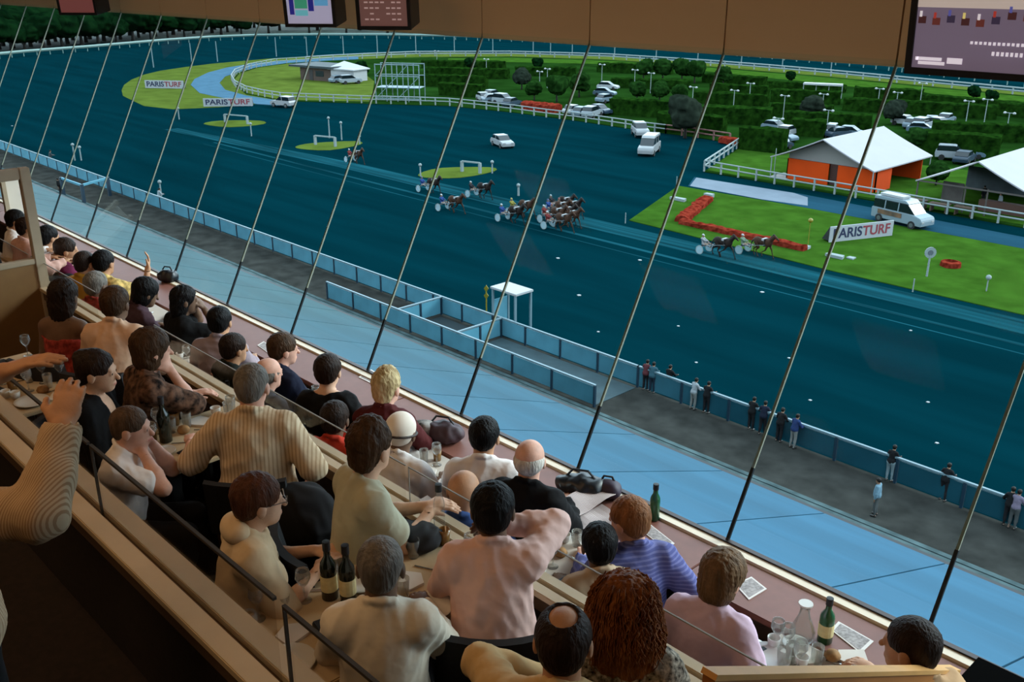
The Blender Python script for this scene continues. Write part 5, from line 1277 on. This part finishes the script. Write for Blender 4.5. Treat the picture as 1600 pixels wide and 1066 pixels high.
onlooker('dark onlooker, right of the three standing close together', 1216, 690, BK, DK, 0)
onlooker('onlooker in blue jumper and pale trousers leaning on the barrier', 1238, 700, BLc, LT, -.2)
onlooker('onlooker in black top and pale skirt at the barrier', 1388, 752, BK, cloth('pale_skirt', (.40, .55, .60)), 0, fem=True)
onlooker('onlooker in pale blue shirt walking on the apron', 1366, 806, LBc, GT, math.radians(100), ('hang', 'hang'), .02)
onlooker('dark onlooker alone at the barrier right of the window joint', 1472, 782, BK, DK, 0)
onlooker('onlooker in lilac top at the right edge of the barrier', 1580, 826, cloth('lilac_top', (.36, .30, .42)), GT, 0, fem=True)
onlooker('dark child beside the lilac topped onlooker', 1572, 822, BK, DK, .3)
onlooker('onlooker in white at the far barrier, lone figure', 250, 322, WHc, JN, 0)
onlooker('farthest onlooker in pale top at the far barrier', 80, 258, GR, DK, 0)
onlooker('stooping dark figure on the far apron', 96, 305, BK, DK, 2.0, ('hang', 'hang'), .3)
onlooker('figure in white under the right marquee', 1560, 330, WHc, DK, 2.5, ('hang', 'hang'), .02)
onlooker('dark figure under the right marquee', 1535, 318, BK, DK, 1.0, ('hang', 'hang'), .02)
ALB = 1.0
# ------------------------------------------------------------------ diners
HB, HD, HK = hairm('brown', (.055, .028, .014)), hairm('dark_brown', (.022, .012, .008)), hairm('black', (.006, .005, .005))
HG, HW, HBL = hairm('grey', (.16, .14, .12)), hairm('white', (.55, .50, .44)), hairm('blonde', (.42, .28, .12), (.62, .48, .26))
HR, HLB, HGI = hairm('red', (.16, .045, .014), (.24, .08, .02)), hairm('light_brown', (.14, .08, .04)), hairm('ginger', (.22, .09, .035))
HRB = hairm('reddish_brown', (.075, .028, .015))
def specs(frame):
    def f(o, Ho, To, Rh, wr):
        b = MB()
        for s in (-1, 1):
            b.tube([Ho(s * .012, .112, .004), Ho(s * .034, .112, .022), Ho(s * .056, .104, .004), Ho(s * .034, .112, -.014), Ho(s * .012, .112, .004)], .0025, 5)
            b.tube([Ho(s * .056, .104, .006), Ho(s * .085, .0, .006), Ho(s * .085, -.012, -.006)], .0022, 5)
        b.tube([Ho(-.012, .112, .004), Ho(.012, .112, .004)], .002, 5)
        b.build('spectacles', frame, o)
    return f
M_spec = mat('spectacle_frame', (.25, .22, .20), .3, metal=.6); M_spd = mat('spectacle_dark', (.015, .012, .012), .4)
def strap(o, Ho, To, Rh, wr):
    b = MB(); n = 20
    pts = [Ho(.094 * math.sin(2 * math.pi * k / n), -.012 + .114 * math.cos(2 * math.pi * k / n), .0 - .012 * math.cos(2 * math.pi * k / n)) for k in range(n + 1)]
    b.tube(pts, .008, 6).build('strap', mat('dark_strap', (.03, .015, .01), .6), o)
CL = {}
def C(n, r, g, b, **k):
    return cloth(n, srgb(r, g, b), **k)
W1 = C('ivory_shirt', 228, 216, 196); PK = C('pink_shirt', 226, 188, 178); STR = C('striped_beige', 214, 192, 160, wave=(15, srgb(186, 158, 126), 'X', .6))
GRN = C('pale_green', 178, 174, 150); BEI = C('beige_knit', 214, 188, 152); WHS = C('white_shirt', 230, 222, 218); LAV = C('lavender_blouse', 206, 178, 196); NVY = C('navy_shirt', 22, 26, 44)
BLK = C('black_top', 16, 15, 16); MAR = C('maroon_top', 76, 30, 30); RED = C('coral_top', 196, 62, 44); BLU = C('blue_shirt', 84, 88, 140, wave=(14, srgb(110, 112, 160), 'Z', .6)); DEN = C('grey_denim', 74, 76, 86)
LIL = C('grey_lilac', 150, 134, 140); PUR = C('purple_top', 104, 34, 66, var=.3); YEL = C('mustard_top', 176, 128, 44); REDP = C('red_print', 150, 56, 48, var=.5, scale=25); PRT = C('dark_print', 34, 26, 24, var=.8, scale=22, col2=srgb(120, 88, 70))
BWP = C('black_white_print', 70, 60, 52, var=.85, scale=55, col2=srgb(190, 178, 160)); SKB = C('sky_blue_shirt', 60, 86, 140); SAN = C('sand_blouse', 190, 164, 136); DGN = C('dark_green_top', 26, 30, 26); ROS = C('rose_blouse', 204, 160, 146); CRM = C('cream_jacket', 196, 160, 112)
SWE = C('cable_sweater', 190, 166, 136, wave=(45, srgb(158, 128, 98), 'X', .55))  # brown stripes put the shade between the ribs into the colour
PP = []
def hood(o, Ho, To, Rh, wr):
    specs(M_spec)(o, Ho, To, Rh, wr)
    V, Q = blob([ell(To(0, -.09, .55), A(.10, .05, .055), k=.03), ell(To(-.05, -.06, .56), A(.06, .045, .045), k=.03), ell(To(.05, -.06, .56), A(.06, .045, .045), k=.03)], .009)
    put('hood', vmesh('hood', V, Q, BEI), o)
def diner(label, px, py, floor, phi, **k):
    ch = k.pop('chair_label', None)
    o, root, yaw, HC = person(label, (px, py), floor, phi, **k)
    PP.append((label, root, yaw, floor, k.get('pose', 'sit')))
    if k.get('pose', 'sit') == 'sit': chair(root, yaw, 'black chair under the ' + ' '.join(label.split(',')[0].split()[:12]), floor)
    return o, root, yaw
MH = .016
# middle terrace (between the two ledges)
diner('man with grey hair in white shirt, back to the camera at lower centre', 595, 886, F2, -2, hphi=0, top=W1, hair=('crop', HG), tone='warm', wide=1.0, arms=('table', 'table'), h=.013, lean=.1)
diner('man with dark hair in pink shirt, hand raised to his chin', 770, 797, F2, 2, hphi=4, top=PK, hair=('short', HK), tone='warm', wide=1.04, arms=('table', 'chin'), hints=(None, (.95, .3, -.1)), h=.013, lean=.1)
diner('woman with updo hair in pale green top turning to the right', 580, 700, F2, 60, hphi=34, top=GRN, hair=('tall', HB), tone='fair', fem=True, sleeve='short', neck='v', arms=('clasp', 'clasp'), h=.013, lean=.16, sc=1.04)
diner('woman with short reddish brown hair and glasses in beige knit top', 404, 782, F2, 66, hphi=62, top=BEI, hair=('short', HRB), tone='fair', fem=True, arms=('table', 'clasp'), extra=hood, h=.013, lean=.2, sleeve='elbow')
diner('heavy man with cropped grey hair in striped beige shirt', 394, 603, F2, -4, hphi=6, top=STR, hair=('crop', HG), tone='pink', wide=1.14, arms=('wide', 'side'), sleeve='elbow', h=.013, sc=1.03, lean=.06)
diner('shaven headed man in white shirt resting hand at his mouth', 205, 668, F2, 84, hphi=84, top=WHS, hair=('crop', hairm('stubble', (.09, .055, .035))), tone='pink', arms=('chin', 'chin'), hints=((-.3, .4, -.8), (.5, .5, -.7)), sleeve='short', sc=.93, lean=.25, h=.013)
diner('woman with dark tied hair in black top seen in profile', 152, 580, F2, 88, hphi=86, top=BLK, hair=('bun', HD), tone='fair', fem=True, neck='v', arms=('lap', 'lap'), h=.014, lean=.05)
diner('woman with brown bob in dark print dress leaning on her hand', 238, 547, F2, 52, hphi=56, top=PRT, hair=('bob', HB), tone='pink', fem=True, arms=('table', 'chin'), sleeve='elbow', h=.014, lean=.2)
diner('man with brown hair in salmon shirt, broad back at left', 181, 475, F2, 4, hphi=8, top=C('salmon_shirt', 220, 180, 150), hair=('short', HB), tone='warm', wide=1.04, arms=('table', 'table'), h=.014, lean=.2)
diner('woman with long brown hair and bare shoulders beside the partition', 101, 463, F2, 12, hphi=10, top=REDP, hair=('mid', HD), tone='warm', fem=True, sleeve='none', neck='strap', arms=('lap', 'table'), h=.014)
diner('woman with big curly red hair in black and white print', 975, 950, F2, 4, hphi=6, top=BWP, hair=('curly', HR), tone='fair', fem=True, sleeve='short', arms=('lap', 'table'), h=.013, lean=.06)
diner('man with a bald crown and dark hair, cream jacket on one shoulder', 880, 1003, F2, 8, hphi=8, top=C('cream_shirt', 206, 172, 122), hair=('spot', HD), tone='tan', arms=((-.10, .34, .84), 'table'), hints=((-1, -.15, .45), None), h=.013, lean=.06, sc=1.05)
# front terrace along the window
diner('woman with wavy brown hair in lavender blouse at the window counter', 1130, 902, F1, 34, hphi=52, top=LAV, hair=('bob', HLB), tone='pink', fem=True, wide=1.03, sleeve='short', neck='v', arms=('lap', 'side'), h=.014, nod=.3, lean=.18)
diner('man with ginger hair in blue shirt by the green bottle', 982, 812, F1, -14, hphi=-46, top=BLU, hair=('short', HGI), tone='pink', wide=1.04, arms=('table', 'side'), h=.014, lean=.1)
diner('person with dark hair in sand blouse behind the ledge', 936, 852, F1, -12, hphi=-6, top=SAN, hair=('short', HK), tone='warm', fem=True, arms=('table', 'lap'), sleeve='short', h=.014, sc=.95)
diner('man with white hair in black jacket beside the newspaper', 828, 718, F1, 22, hphi=14, top=BLK, hair=('ring', HW), tone='pink', wide=1.05, arms=('lap', 'table'), h=.014)
diner('bald man in sky blue shirt just behind the ledge', 725, 768, F1, 22, hphi=16, top=SKB, hair=('none', None), tone='tan', arms=('table', 'table'), h=.014)
diner('man with black cropped hair in white shirt facing the window', 757, 682, F1, 6, hphi=14, top=WHS, hair=('afro', HK), tone='tan', wide=1.04, arms=('table', 'table'), sleeve='elbow', h=.014)
diner('man in white cap with dark strap and white shirt', 627, 676, F1, 26, hphi=20, top=WHS, hair=('dome', mat('white_cap', srgb(236, 222, 206), .8)), tone='warm', wide=1.06, arms=('table', 'table'), extra=strap, h=.014, lean=.2)
diner('woman with short blonde hair in maroon top', 605, 606, F1, 14, hphi=26, top=MAR, hair=('tall', HBL), tone='pink', fem=True, wide=1.05, arms=('table', 'table'), h=.015)
diner('person with dark round hair in coral red top', 524, 655, F1, 20, hphi=10, top=RED, hair=('short', HD), tone='warm', fem=True, arms=('phone', 'table'), h=.015, sc=.96)
diner('woman with short dark hair in black short sleeved top', 513, 580, F1, 6, hphi=12, top=BLK, hair=('short', HD), tone='fair', fem=True, wide=1.03, sleeve='short', neck='wide', arms=('table', 'side'), h=.015)
diner('man with thinning hair in grey denim shirt', 420, 584, F1, 36, hphi=36, top=DEN, hair=('ring', HG), tone='pink', arms=('table', 'table'), h=.015, lean=.3, sc=.97)
diner('man in navy shirt with one arm stretched along the chair back', 443, 546, F1, 40, hphi=60, top=NVY, hair=('short', HB), tone='pink', sleeve='short', arms=((-.60, .02, .82), 'table'), h=.015, lean=.2, hints=((-.3, -.2, -.9), None))
diner('person with dark hair in dark green top, head low by the ledge', 366, 545, F1, 50, hphi=44, top=DGN, hair=('short', HD), tone='tan', arms=('table', 'table'), h=.015, sc=.95)
diner('broad man in grey lilac shirt facing the window at left', 344, 503, F1, 8, hphi=6, top=LIL, hair=('short', HK), tone='tan', wide=1.03, arms=('table', 'table'), h=.015, lean=.18)
diner('woman in black holding her hands to her face', 289, 469, F1, 50, hphi=64, top=BLK, hair=('mid', HK), tone='warm', fem=True, sleeve='short', arms=('face', 'face'), h=.015, lean=.2)
diner('woman with dark hair bending down in black and white top', 228, 458, F1, 42, hphi=50, top=C('dark_mauve_top', 72, 52, 60), hair=('bob', HK), tone='warm', fem=True, arms=('table', 'table'), h=.015, nod=.4, lean=.3)
diner('grey haired woman in red print blouse', 151, 446, F1, 18, hphi=22, top=REDP, hair=('short', HG), tone='warm', fem=True, arms=('table', 'table'), h=.016)
diner('woman with black hair in mustard print raising one forearm', 163, 411, F1, 14, hphi=18, top=C('mustard_print', 190, 160, 96, var=.5, scale=25), hair=('short', HK), tone='tan', fem=True, sleeve='short', arms=('table', (.34, .32, 1.12)), hints=(None, (.4, .2, -.9)), h=.016)
diner('person with brown hair in mustard top', 133, 412, F1, 24, hphi=24, top=YEL, hair=('crop', HD), tone='tan', arms=('table', 'table'), h=.016)
diner('man with dark hair in purple print shirt looking right', 104, 391, F1, 40, hphi=66, top=PUR, hair=('short', HD), tone='tan', arms=('table', 'table'), h=.016, lean=.2)
diner('man with black hair in pale shirt behind the partition post', 76, 371, F1, 30, hphi=34, top=C('pale_grey_shirt', 186, 170, 164), hair=('short', HK), tone='tan', arms=('table', 'table'), h=.016)
diner('diner at the bottom right with dark hair and beige shoulders', 1423, 1010, F1, -20, sc=1.04, hphi=-46, top=C('beige_wrap', 196, 156, 116), hair=('crop', HD), tone='tan', arms=('table', 'table'), h=.015)
# behind the glazed partition
diner('dark haired diner in white seen through the partition, left', 26, 345, F2, 60, sc=.86, hphi=70, top=WHS, hair=('short', HK), tone='tan', arms=('table', 'table'), h=.018)
diner('dark haired diner in rose top seen through the partition, right', 43, 357, F2, 40, sc=.86, hphi=60, top=ROS, hair=('short', HD), tone='tan', arms=('table', 'table'), h=.018)
# foreground hands at the left edge: two standing people mostly outside the picture
def stander(label, shoulder, hand, phi, elbow, top, sleeve, other, **k):
    ph = math.radians(phi); dx = math.cos(ph) * HX + math.sin(ph) * RX; dy = math.cos(ph) * HY + math.sin(ph) * RY
    yaw = math.atan2(-dx, dy); c, s = math.cos(yaw), math.sin(yaw)
    loc = lambda v: A(c * v[0] + s * v[1], -s * v[0] + c * v[1], v[2])
    root = Vector((shoulder.x - (c * .158), shoulder.y - (s * .158), F3))
    sc = (shoulder.z - F3) / 1.385
    root = Vector((shoulder.x - c * .158 * sc, shoulder.y - s * .158 * sc, F3))
    hl = loc(hand - root) / sc
    hd = loc(elbow)
    return person(label, None, F3, phi, pose='stand', lean=.0, nod=.1, sc=sc, arms=(other, tuple(hl)), hints=(None, tuple(hd)), top=top, sleeve=sleeve, xyz=root, yaw=yaw, h=.014, **k)
sh = att(-90, 800, 2.80); hd = att(96, 668, 2.9)
stander('person in ribbed beige sweater raising a hand at the left edge', sh, hd, 25, att(60, 1000, 2.6) - sh, SWE, 'long', 'hang', tone='tan', hair=('short', HB), curl=(.3, .28), handn=(None, (-.6, .75, .0)))
sh = att(-250, 650, 3.2); hd = att(54, 570, 3.1)
stander('person stretching a bare arm in from the left edge', sh, hd, 20, att(-60, 720, 2.9) - sh, C('dark_shirt', 40, 34, 32), 'short', 'hang', tone='tan', hair=('short', HD), curl=(.3, .25), handn=(None, (0, 0, -1)))

# ------------------------------------------------------------------ tables and what stands on them
M_tc = mat('table_linen', srgb(190, 166, 132), .85, var=.06, scale=6, bump=.05, bscale=30)
M_tcg = mat('pale_table_linen', srgb(190, 178, 166), .85, var=.05, scale=6)
M_ped = mat('table_leg_metal', (.04, .04, .04), .4, metal=.6)
def table(x0, x1, y0, y1, fz, label, m=M_tc):
    z = fz + .735
    o = thing('dining_table', label, 'table', ((x0 + x1) / 2, (y0 + y1) / 2, fz), group='dining tables of the restaurant'); w, d = (x1 - x0) / 2, (y1 - y0) / 2
    MB().box((-w, -d, .705), (w, d, .735)).build('table_top', m, o, bevel=.006)
    MB().tube([(0, 0, .02), (0, 0, .70)], .035, 8).build('leg', M_ped, o); MB().lathe([(.02, .0), (.2, .0), (.2, .02), (.03, .04)], 12).build('foot', M_ped, o)
    return z
TB = []
def T(x0, x1, y0, y1, fz, label, short, n, m=M_tc, seed=1): TB.append((x0, x1, y0, y1, table(x0, x1, y0, y1, fz, label, m), short, n, seed))
T(-3.48, -2.84, 1.50, 2.72, F2, 'linen table between the green topped woman and the white shirted man', 'the large centre table', 40, seed=3)
T(-5.62, -4.98, 2.02, 2.74, F2, 'small linen table left of the striped shirt man', 'the table beside the striped shirt man', 26, seed=4)
T(-7.55, -6.40, 1.62, 2.10, F2, 'linen table behind the salmon shirted man', 'the table behind the salmon shirted man', 24, seed=5)
T(-2.08, -1.30, 3.06, 3.90, F1, 'pale linen table right of the lavender bloused woman', 'the table at lower right', 34, M_tcg, seed=6)
T(-3.62, -3.06, 3.00, 3.90, F1, 'pale linen table with the newspaper by the window', 'the newspaper table', 20, M_tcg, seed=7)
T(-5.10, -4.62, 3.00, 3.90, F1, 'pale linen table in front of the maroon topped woman', 'the table by the maroon topped woman', 18, M_tcg, seed=8)
T(-6.32, -5.86, 3.02, 3.90, F1, 'pale linen table between the navy shirted man and the woman in black', 'the table by the navy shirted man', 22, M_tcg, seed=9)
T(-7.95, -7.48, 3.00, 3.90, F1, 'pale linen table left of the grey lilac shirted man', 'the table by the grey lilac shirted man', 22, M_tcg, seed=10)
T(-9.45, -8.95, 3.00, 3.90, F1, 'pale linen table by the grey haired woman in red', 'the table by the grey haired woman', 8, M_tcg, seed=11)
T(-11.0, -10.5, 3.00, 3.90, F1, 'farthest visible linen table by the window', 'the farthest table', 5, M_tcg, seed=12)
M_plate = mat('white_china', (.72, .70, .66), .25); M_steel = mat('cutlery_steel', (.55, .53, .50), .25, metal=.9)
M_clear = glass_mat('clear_glassware', (.90, .90, .88), .12, haze=.06)
M_gbot = mat('green_bottle_glass', (.02, .10, .04), .12, spec=.6); M_dbot = mat('dark_bottle_glass', (.008, .012, .008), .12, spec=.6); M_lab = mat('cream_label', srgb(222, 204, 150), .7, var=.1, scale=30)
M_nap = mat('napkin', (.66, .60, .54), .9, var=.05); M_bread = mat('bread_crust', (.30, .15, .05), .8, var=.3, scale=30); M_amber = mat('amber_drink', (.22, .11, .03), .15, spec=.6); M_dkp = mat('black_case', (.012, .012, .014), .5)
IM = {'plate': MB().lathe([(.005, 0), (.06, .0), (.085, .004), (.112, .018), (.110, .022), (.083, .009), (.005, .007)], 22).mesh('plate', M_plate, True),
      'saucer': MB().lathe([(.005, 0), (.04, 0), (.068, .012), (.066, .015), (.04, .005), (.005, .005)], 18).mesh('saucer', M_plate, True),
      'glass': MB().lathe([(.026, 0), (.033, .10), (.0315, .10), (.025, .006)], 14).mesh('tumbler', M_clear, True),
      'wine': MB().lathe([(.033, 0), (.033, .003), (.005, .008), (.004, .075), (.022, .095), (.036, .125), (.031, .165), (.0295, .165), (.034, .125), (.020, .099), (.002, .08)], 14).mesh('wine_glass', M_clear, True),
      'cup': MB().lathe([(.018, 0), (.03, .02), (.034, .055), (.031, .055), (.027, .022), (.004, .006)], 14).mesh('coffee_cup', M_plate, True),
      'napkin': MB().prism([(-.07, -.05), (.06, -.06), (.085, .01), (.03, .07), (-.05, .05)], 0, .014).mesh('napkin', M_nap),
      'knife': MB().prism([(-.008, -.10), (.006, -.10), (.009, .01), (.008, .10), (-.004, .11), (-.008, .0)], 0, .004).mesh('knife', M_steel),
      'fork': MB().prism([(-.005, -.09), (.005, -.09), (.004, .03), (.012, .05), (.012, .09), (.006, .09), (.004, .06), (-.004, .06), (-.006, .09), (-.012, .09), (-.012, .05), (-.004, .03)], 0, .004).mesh('fork', M_steel),
      'roll': MB().lathe([(.004, 0), (.034, .006), (.042, .022), (.03, .042), (.004, .05)], 12).mesh('bread_roll', M_bread, True),
      'case': MB().box((-.045, -.08, 0), (.045, .08, .028)).mesh('black_case', M_dkp, bevel=.006), 'phone': MB().box((-.033, -.065, 0), (.033, .065, .01)).mesh('mobile_phone', M_dkp, bevel=.004),
      'beer': MB().lathe([(.026, 0), (.031, .085), (.029, .085), (.024, .008)], 14).mesh('amber_glass', M_amber, True)}
NAMES = {'plate': ('dinner_plate', 'white dinner plate', 'plate'), 'saucer': ('saucer', 'small white saucer', 'saucer'), 'glass': ('tumbler', 'clear water tumbler', 'glass'), 'wine': ('wine_glass', 'stemmed wine glass', 'glass'), 'cup': ('coffee_cup', 'white coffee cup', 'cup'),
         'napkin': ('napkin', 'crumpled pale napkin', 'napkin'), 'knife': ('knife', 'steel table knife', 'knife'), 'fork': ('fork', 'steel table fork', 'fork'), 'roll': ('bread_roll', 'brown bread roll', 'bread'), 'case': ('binocular_case', 'small black case', 'case'), 'phone': ('mobile_phone', 'black mobile phone', 'phone'), 'beer': ('amber_glass', 'amber tumbler', 'glass')}
KS = ['plate', 'wine', 'glass', 'napkin', 'knife', 'cup', 'plate', 'fork', 'wine', 'saucer', 'glass', 'roll', 'beer', 'knife', 'phone', 'wine', 'napkin', 'glass', 'case', 'glass', 'fork', 'cup']
RAD = {'plate': .10, 'saucer': .06, 'napkin': .06, 'knife': .05, 'fork': .05, 'case': .06, 'phone': .06}
for (x0, x1, y0, y1, z, short, n, seed) in TB:
    r_ = random.Random(seed); placed = []; items = []
    for i in range(n):
        k = KS[(i + seed * 3) % len(KS)]; rd = RAD.get(k, .035)
        for _ in range(60):
            x = r_.uniform(x0 + rd, x1 - rd); y = r_.uniform(y0 + rd, y1 - rd)
            if all((x - a) ** 2 + (y - b) ** 2 > (rd + c) ** 2 for a, b, c in placed): break
        else: continue
        placed.append((x, y, rd))
        nm, lb, ct = NAMES[k]
        items.append((k, y, x, put(nm, IM[k], None, (x, y, z + .001), r_.uniform(0, 6.28))))
    for k in set(q[0] for q in items):
        grp = sorted([q for q in items if q[0] == k], key=lambda q: -q[1]); nm, lb, ct = NAMES[k]
        for j, q in enumerate(grp):
            nn = len(grp); w = '' if nn == 1 else (', nearer the window', ', farther from the window')[j] if nn == 2 else ', ' + ('first', 'second', 'third', 'fourth', 'fifth', 'sixth', 'seventh', 'eighth', 'ninth', 'tenth')[j] + ' from the window'
            tag(q[3], lb + ' on ' + short + w, ct, 'table things of kind ' + nm.replace('_', ' ') + ' on ' + short)
def bottle(px, py, z, label, m, h=.30, r=.038, lab=True, xyz=None, name='wine_bottle'):
    o = thing(name, label, 'bottle', xyz or atz(px, py, z)); s = h / .30
    MB().lathe([(.006, 0), (r, .004), (r, .17 * s), (r * .92, .19 * s), (.016, .225 * s), (.0145, .285 * s), (.017, .288 * s), (.017, h), (.004, h)], 16).build('glass_body', m, o, smooth=True)
    if lab: MB().lathe([(r + .001, .05 * s), (r + .0015, .052 * s), (r + .0015, .128 * s), (r + .001, .13 * s)], 16).build('label', M_lab, o)
    MB().lathe([(.0175, .255 * s), (.018, .258 * s), (.018, h + .002), (.002, h + .003)], 12).build('capsule', M_dkp, o)
    return o
z2, z1, zc = F2 + .736, F1 + .736, SILL_Z - .011
bottle(516, 934, z2, 'dark wine bottle with cream label, left of the pair on the centre table', M_dbot)
bottle(545, 940, z2, 'dark wine bottle, right of the pair on the centre table', M_dbot)
bottle(260, 690, z2, 'dark bottle beside the shaven headed man', M_dbot, lab=False)
bottle(1022, 812, zc, 'green glass bottle standing on the window counter', M_gbot, h=.25, r=.032, lab=False, name='water_bottle')
bottle(1288, 1002, zc, 'green wine bottle with cream label near the lower right counter', M_gbot, h=.26)
bottle(687, 826, z2, 'clear bottle with white cap beside the back ledge of the front tables', M_clear, h=.26, r=.03, lab=False, name='water_bottle')
bottle(360, 640, z1 + .02, 'clear bottle beside the striped shirt man', M_clear, h=.24, r=.03, lab=False, name='water_bottle')
bottle(276, 530, z1, 'clear bottle on the table left of the grey lilac shirted man', M_clear, h=.24, r=.03, lab=False, name='water_bottle')
# carafe
cf = thing('carafe', 'clear glass carafe on the counter at lower right', 'carafe', atz(1252, 1000, zc))
MB().lathe([(.04, 0), (.06, .01), (.065, .06), (.03, .15), (.024, .19), (.034, .22), (.032, .22), (.022, .19), (.027, .15), (.06, .06), (.054, .014), (.004, .01)], 18).build('glass_body', M_clear, cf, smooth=True)
MB().lathe([(.036, .0), (.037, .003), (.037, .008), (.036, .01)], 14, Matrix.Translation((0, 0, .215))).build('rim', mat('pale_rim', (.7, .68, .64), .4), cf)
# printed cards on the counter
M_card = mat('white_card', (.80, .74, .70), .7); M_print = mat('grey_print', (.36, .32, .31), .8, var=.35, scale=60)
def card(pts, z, label, name='menu_card', inner=True):
    q = [atz(x, y, z) for x, y in pts]; cx = sum((p for p in q), Vector()) / 4
    o = thing(name, label, 'card', cx)
    MB().prism([(p.x - cx.x, p.y - cx.y) for p in q], 0, .004).build('sheet', M_card, o)
    if inner: MB().prism([((p.x - cx.x) * .84, (p.y - cx.y) * .84) for p in q], .004, .005).build('print', M_print, o)
    return o
card([(1148, 914), (1174, 902), (1198, 921), (1170, 938)], zc, 'white edged printed card right of the lavender bloused woman')
card([(1298, 985), (1310, 972), (1365, 1003), (1345, 1022)], zc, 'white edged printed card behind the wine bottle at lower right')
card([(1000, 828), (1016, 820), (1054, 850), (1040, 860)], zc, 'white printed card right of the ginger haired man')
card([(402, 540), (412, 534), (430, 546), (420, 553)], zc, 'white printed card beside the grey lilac shirted man')
card([(258, 492), (268, 486), (284, 500), (270, 508)], z1 + .03, 'white printed sheet in front of the woman in black')
card([(655, 782), (668, 775), (684, 788), (670, 797)], 18.252, 'small white note lying on the front ledge', inner=False)
card([(560, 590), (580, 578), (600, 590), (585, 602)], zc, 'pale sheet on the counter by the woman in black', inner=True)
# newspaper: two creased spreads
npz = zc + .006
nw = thing('newspaper', 'open newspaper spread over the counter and table by the window', 'newspaper', (0, 0, 0))
M_news = mat('newsprint', srgb(206, 190, 186), .85, wave=(34, srgb(140, 124, 122), 'X', .62))
def spread(pts, zs, name):
    q = [atz(x, y, z) for (x, y), z in zip(pts, zs)]; n = 7; vs = []; fs = []
    for i in range(n + 1):
        for j in range(n + 1):
            u, v = i / n, j / n; p = q[0] * ((1 - u) * (1 - v)) + q[1] * (u * (1 - v)) + q[2] * (u * v) + q[3] * ((1 - u) * v)
            vs.append((p.x, p.y, p.z + .012 * math.sin(u * 6.3) * math.sin(v * 3.1 + 1) + .012))
    for i in range(n):
        for j in range(n): a = i * (n + 1) + j; fs.append((a, a + n + 1, a + n + 2, a + 1))
    m = len(vs); vs += [(x, y, z - .003) for x, y, z in vs]; fs += [tuple(reversed([i + m for i in f])) for f in fs[:]]
    ring = [i for i in range(n + 1)] + [i * (n + 1) + n for i in range(1, n + 1)] + [n * (n + 1) + j for j in range(n - 1, -1, -1)] + [i * (n + 1) for i in range(n - 1, 0, -1)]
    for a, b in zip(ring, ring[1:] + ring[:1]): fs.append((a, b, b + m, a + m))
    MB().add(vs, fs).build(name, M_news, nw, smooth=False)
spread([(872, 790), (925, 752), (962, 775), (905, 808)], [npz + .05, npz + .07, npz + .05, npz + .03], 'upper_spread')
spread([(890, 812), (940, 790), (975, 812), (925, 840)], [npz, npz + .01, npz + .01, npz], 'lower_spread')
# black bag by the newspaper, dark bundles
def bag(px, py, z, size, label, m, seed, name='handbag', noise=.012, strapm=None, yaw=.5):
    r_ = random.Random(seed); a, b, c = size
    V, Q = blob([ell((0, 0, c * .5), (a, b, c * .55), k=.05), ell((a * .4, 0, c * .45), (a * .6, b * .9, c * .5), k=.05), cut((0, 0, 0), (0, 0, -1))], .012, (noise, waves(r_, 5, .06, .15)))
    o = thing(name, label, 'bag', atz(px, py, z), yaw); put('bag_body', vmesh('bag_body', V, Q, m), o)
    if name in ('handbag',): MB().tube([(-a * .6, 0, c * .8), (-a * .3, b * .3, c * 1.25), (a * .3, b * .3, c * 1.25), (a * .7, 0, c * .8)], .008, 6).build('strap', strapm or M_dkp, o)
    return o
bag(905, 772, zc, (.17, .09, .13), 'black leather bag on the counter behind the newspaper', mat('black_leather', (.010, .011, .013), .35), 3)
bag(948, 776, zc, (.09, .07, .11), 'dark purple pouch right of the black bag', mat('plum_fabric', (.03, .015, .03), .6), 4)
bag(690, 688, zc, (.16, .10, .14), 'dark plum bag heaped on the counter left of the white shirted man', mat('plum_dark', (.05, .025, .03), .6, var=.3, scale=20), 5)
bag(662, 690, zc - .02, (.11, .08, .16), 'black and white patterned bundle beside the white cap man', mat('bw_pattern', (.02, .018, .018), .8, var=.9, scale=16, col2=(.5, .46, .42)), 6, 'fabric_bundle')
bag(262, 440, zc, (.12, .08, .13), 'black bag on the counter far left', mat('black_leather', (.010, .011, .013), .35), 7)
bag(640, 850, z2, (.16, .12, .10), 'dark jacket heaped on the centre table by the ledge', mat('dark_wool', (.012, .012, .014), .9), 8, 'folded_jacket')
# dark jackets over the chair backs behind the striped shirt man
bag(470, 850, F2 + .45, (.20, .14, .36), 'black jacket hung over the chair behind the striped shirt man', mat('black_wool', (.008, .008, .010), .95), 9, 'hung_jacket', yaw=.9)

# extra clutter on the table at lower right, where the photograph shows it crowded
EX = [('plate', 1200, 1030), ('wine', 1228, 1020), ('glass', 1236, 1032), ('napkin', 1262, 1024), ('case', 1160, 1025), ('knife', 1190, 1005), ('saucer', 1243, 1008), ('wine', 1212, 1012), ('phone', 1178, 1018), ('roll', 1300, 1030), ('glass', 1275, 1036), ('napkin', 1335, 1030), ('fork', 1320, 1040), ('cup', 1252, 1040), ('glass', 1222, 1040)]
WHERE = ['left', 'second', 'third']
cnt = {}
for k, px, py in EX:
    nm, lb, ct = NAMES[k]; cnt[k] = cnt.get(k, 0) + 1
    z = z1 if px < 1290 else zc
    p_ = atz(px, py, z + .001)
    tag(put(nm, IM[k], None, p_, rh.uniform(0, 6.28)), lb + ' in the crowded window end of the lower right table' + ('' if cnt[k] == 1 else ', number %d' % cnt[k]).replace('number 2', 'second one').replace('number 3', 'third one'), ct, 'crowded end of the lower right table')
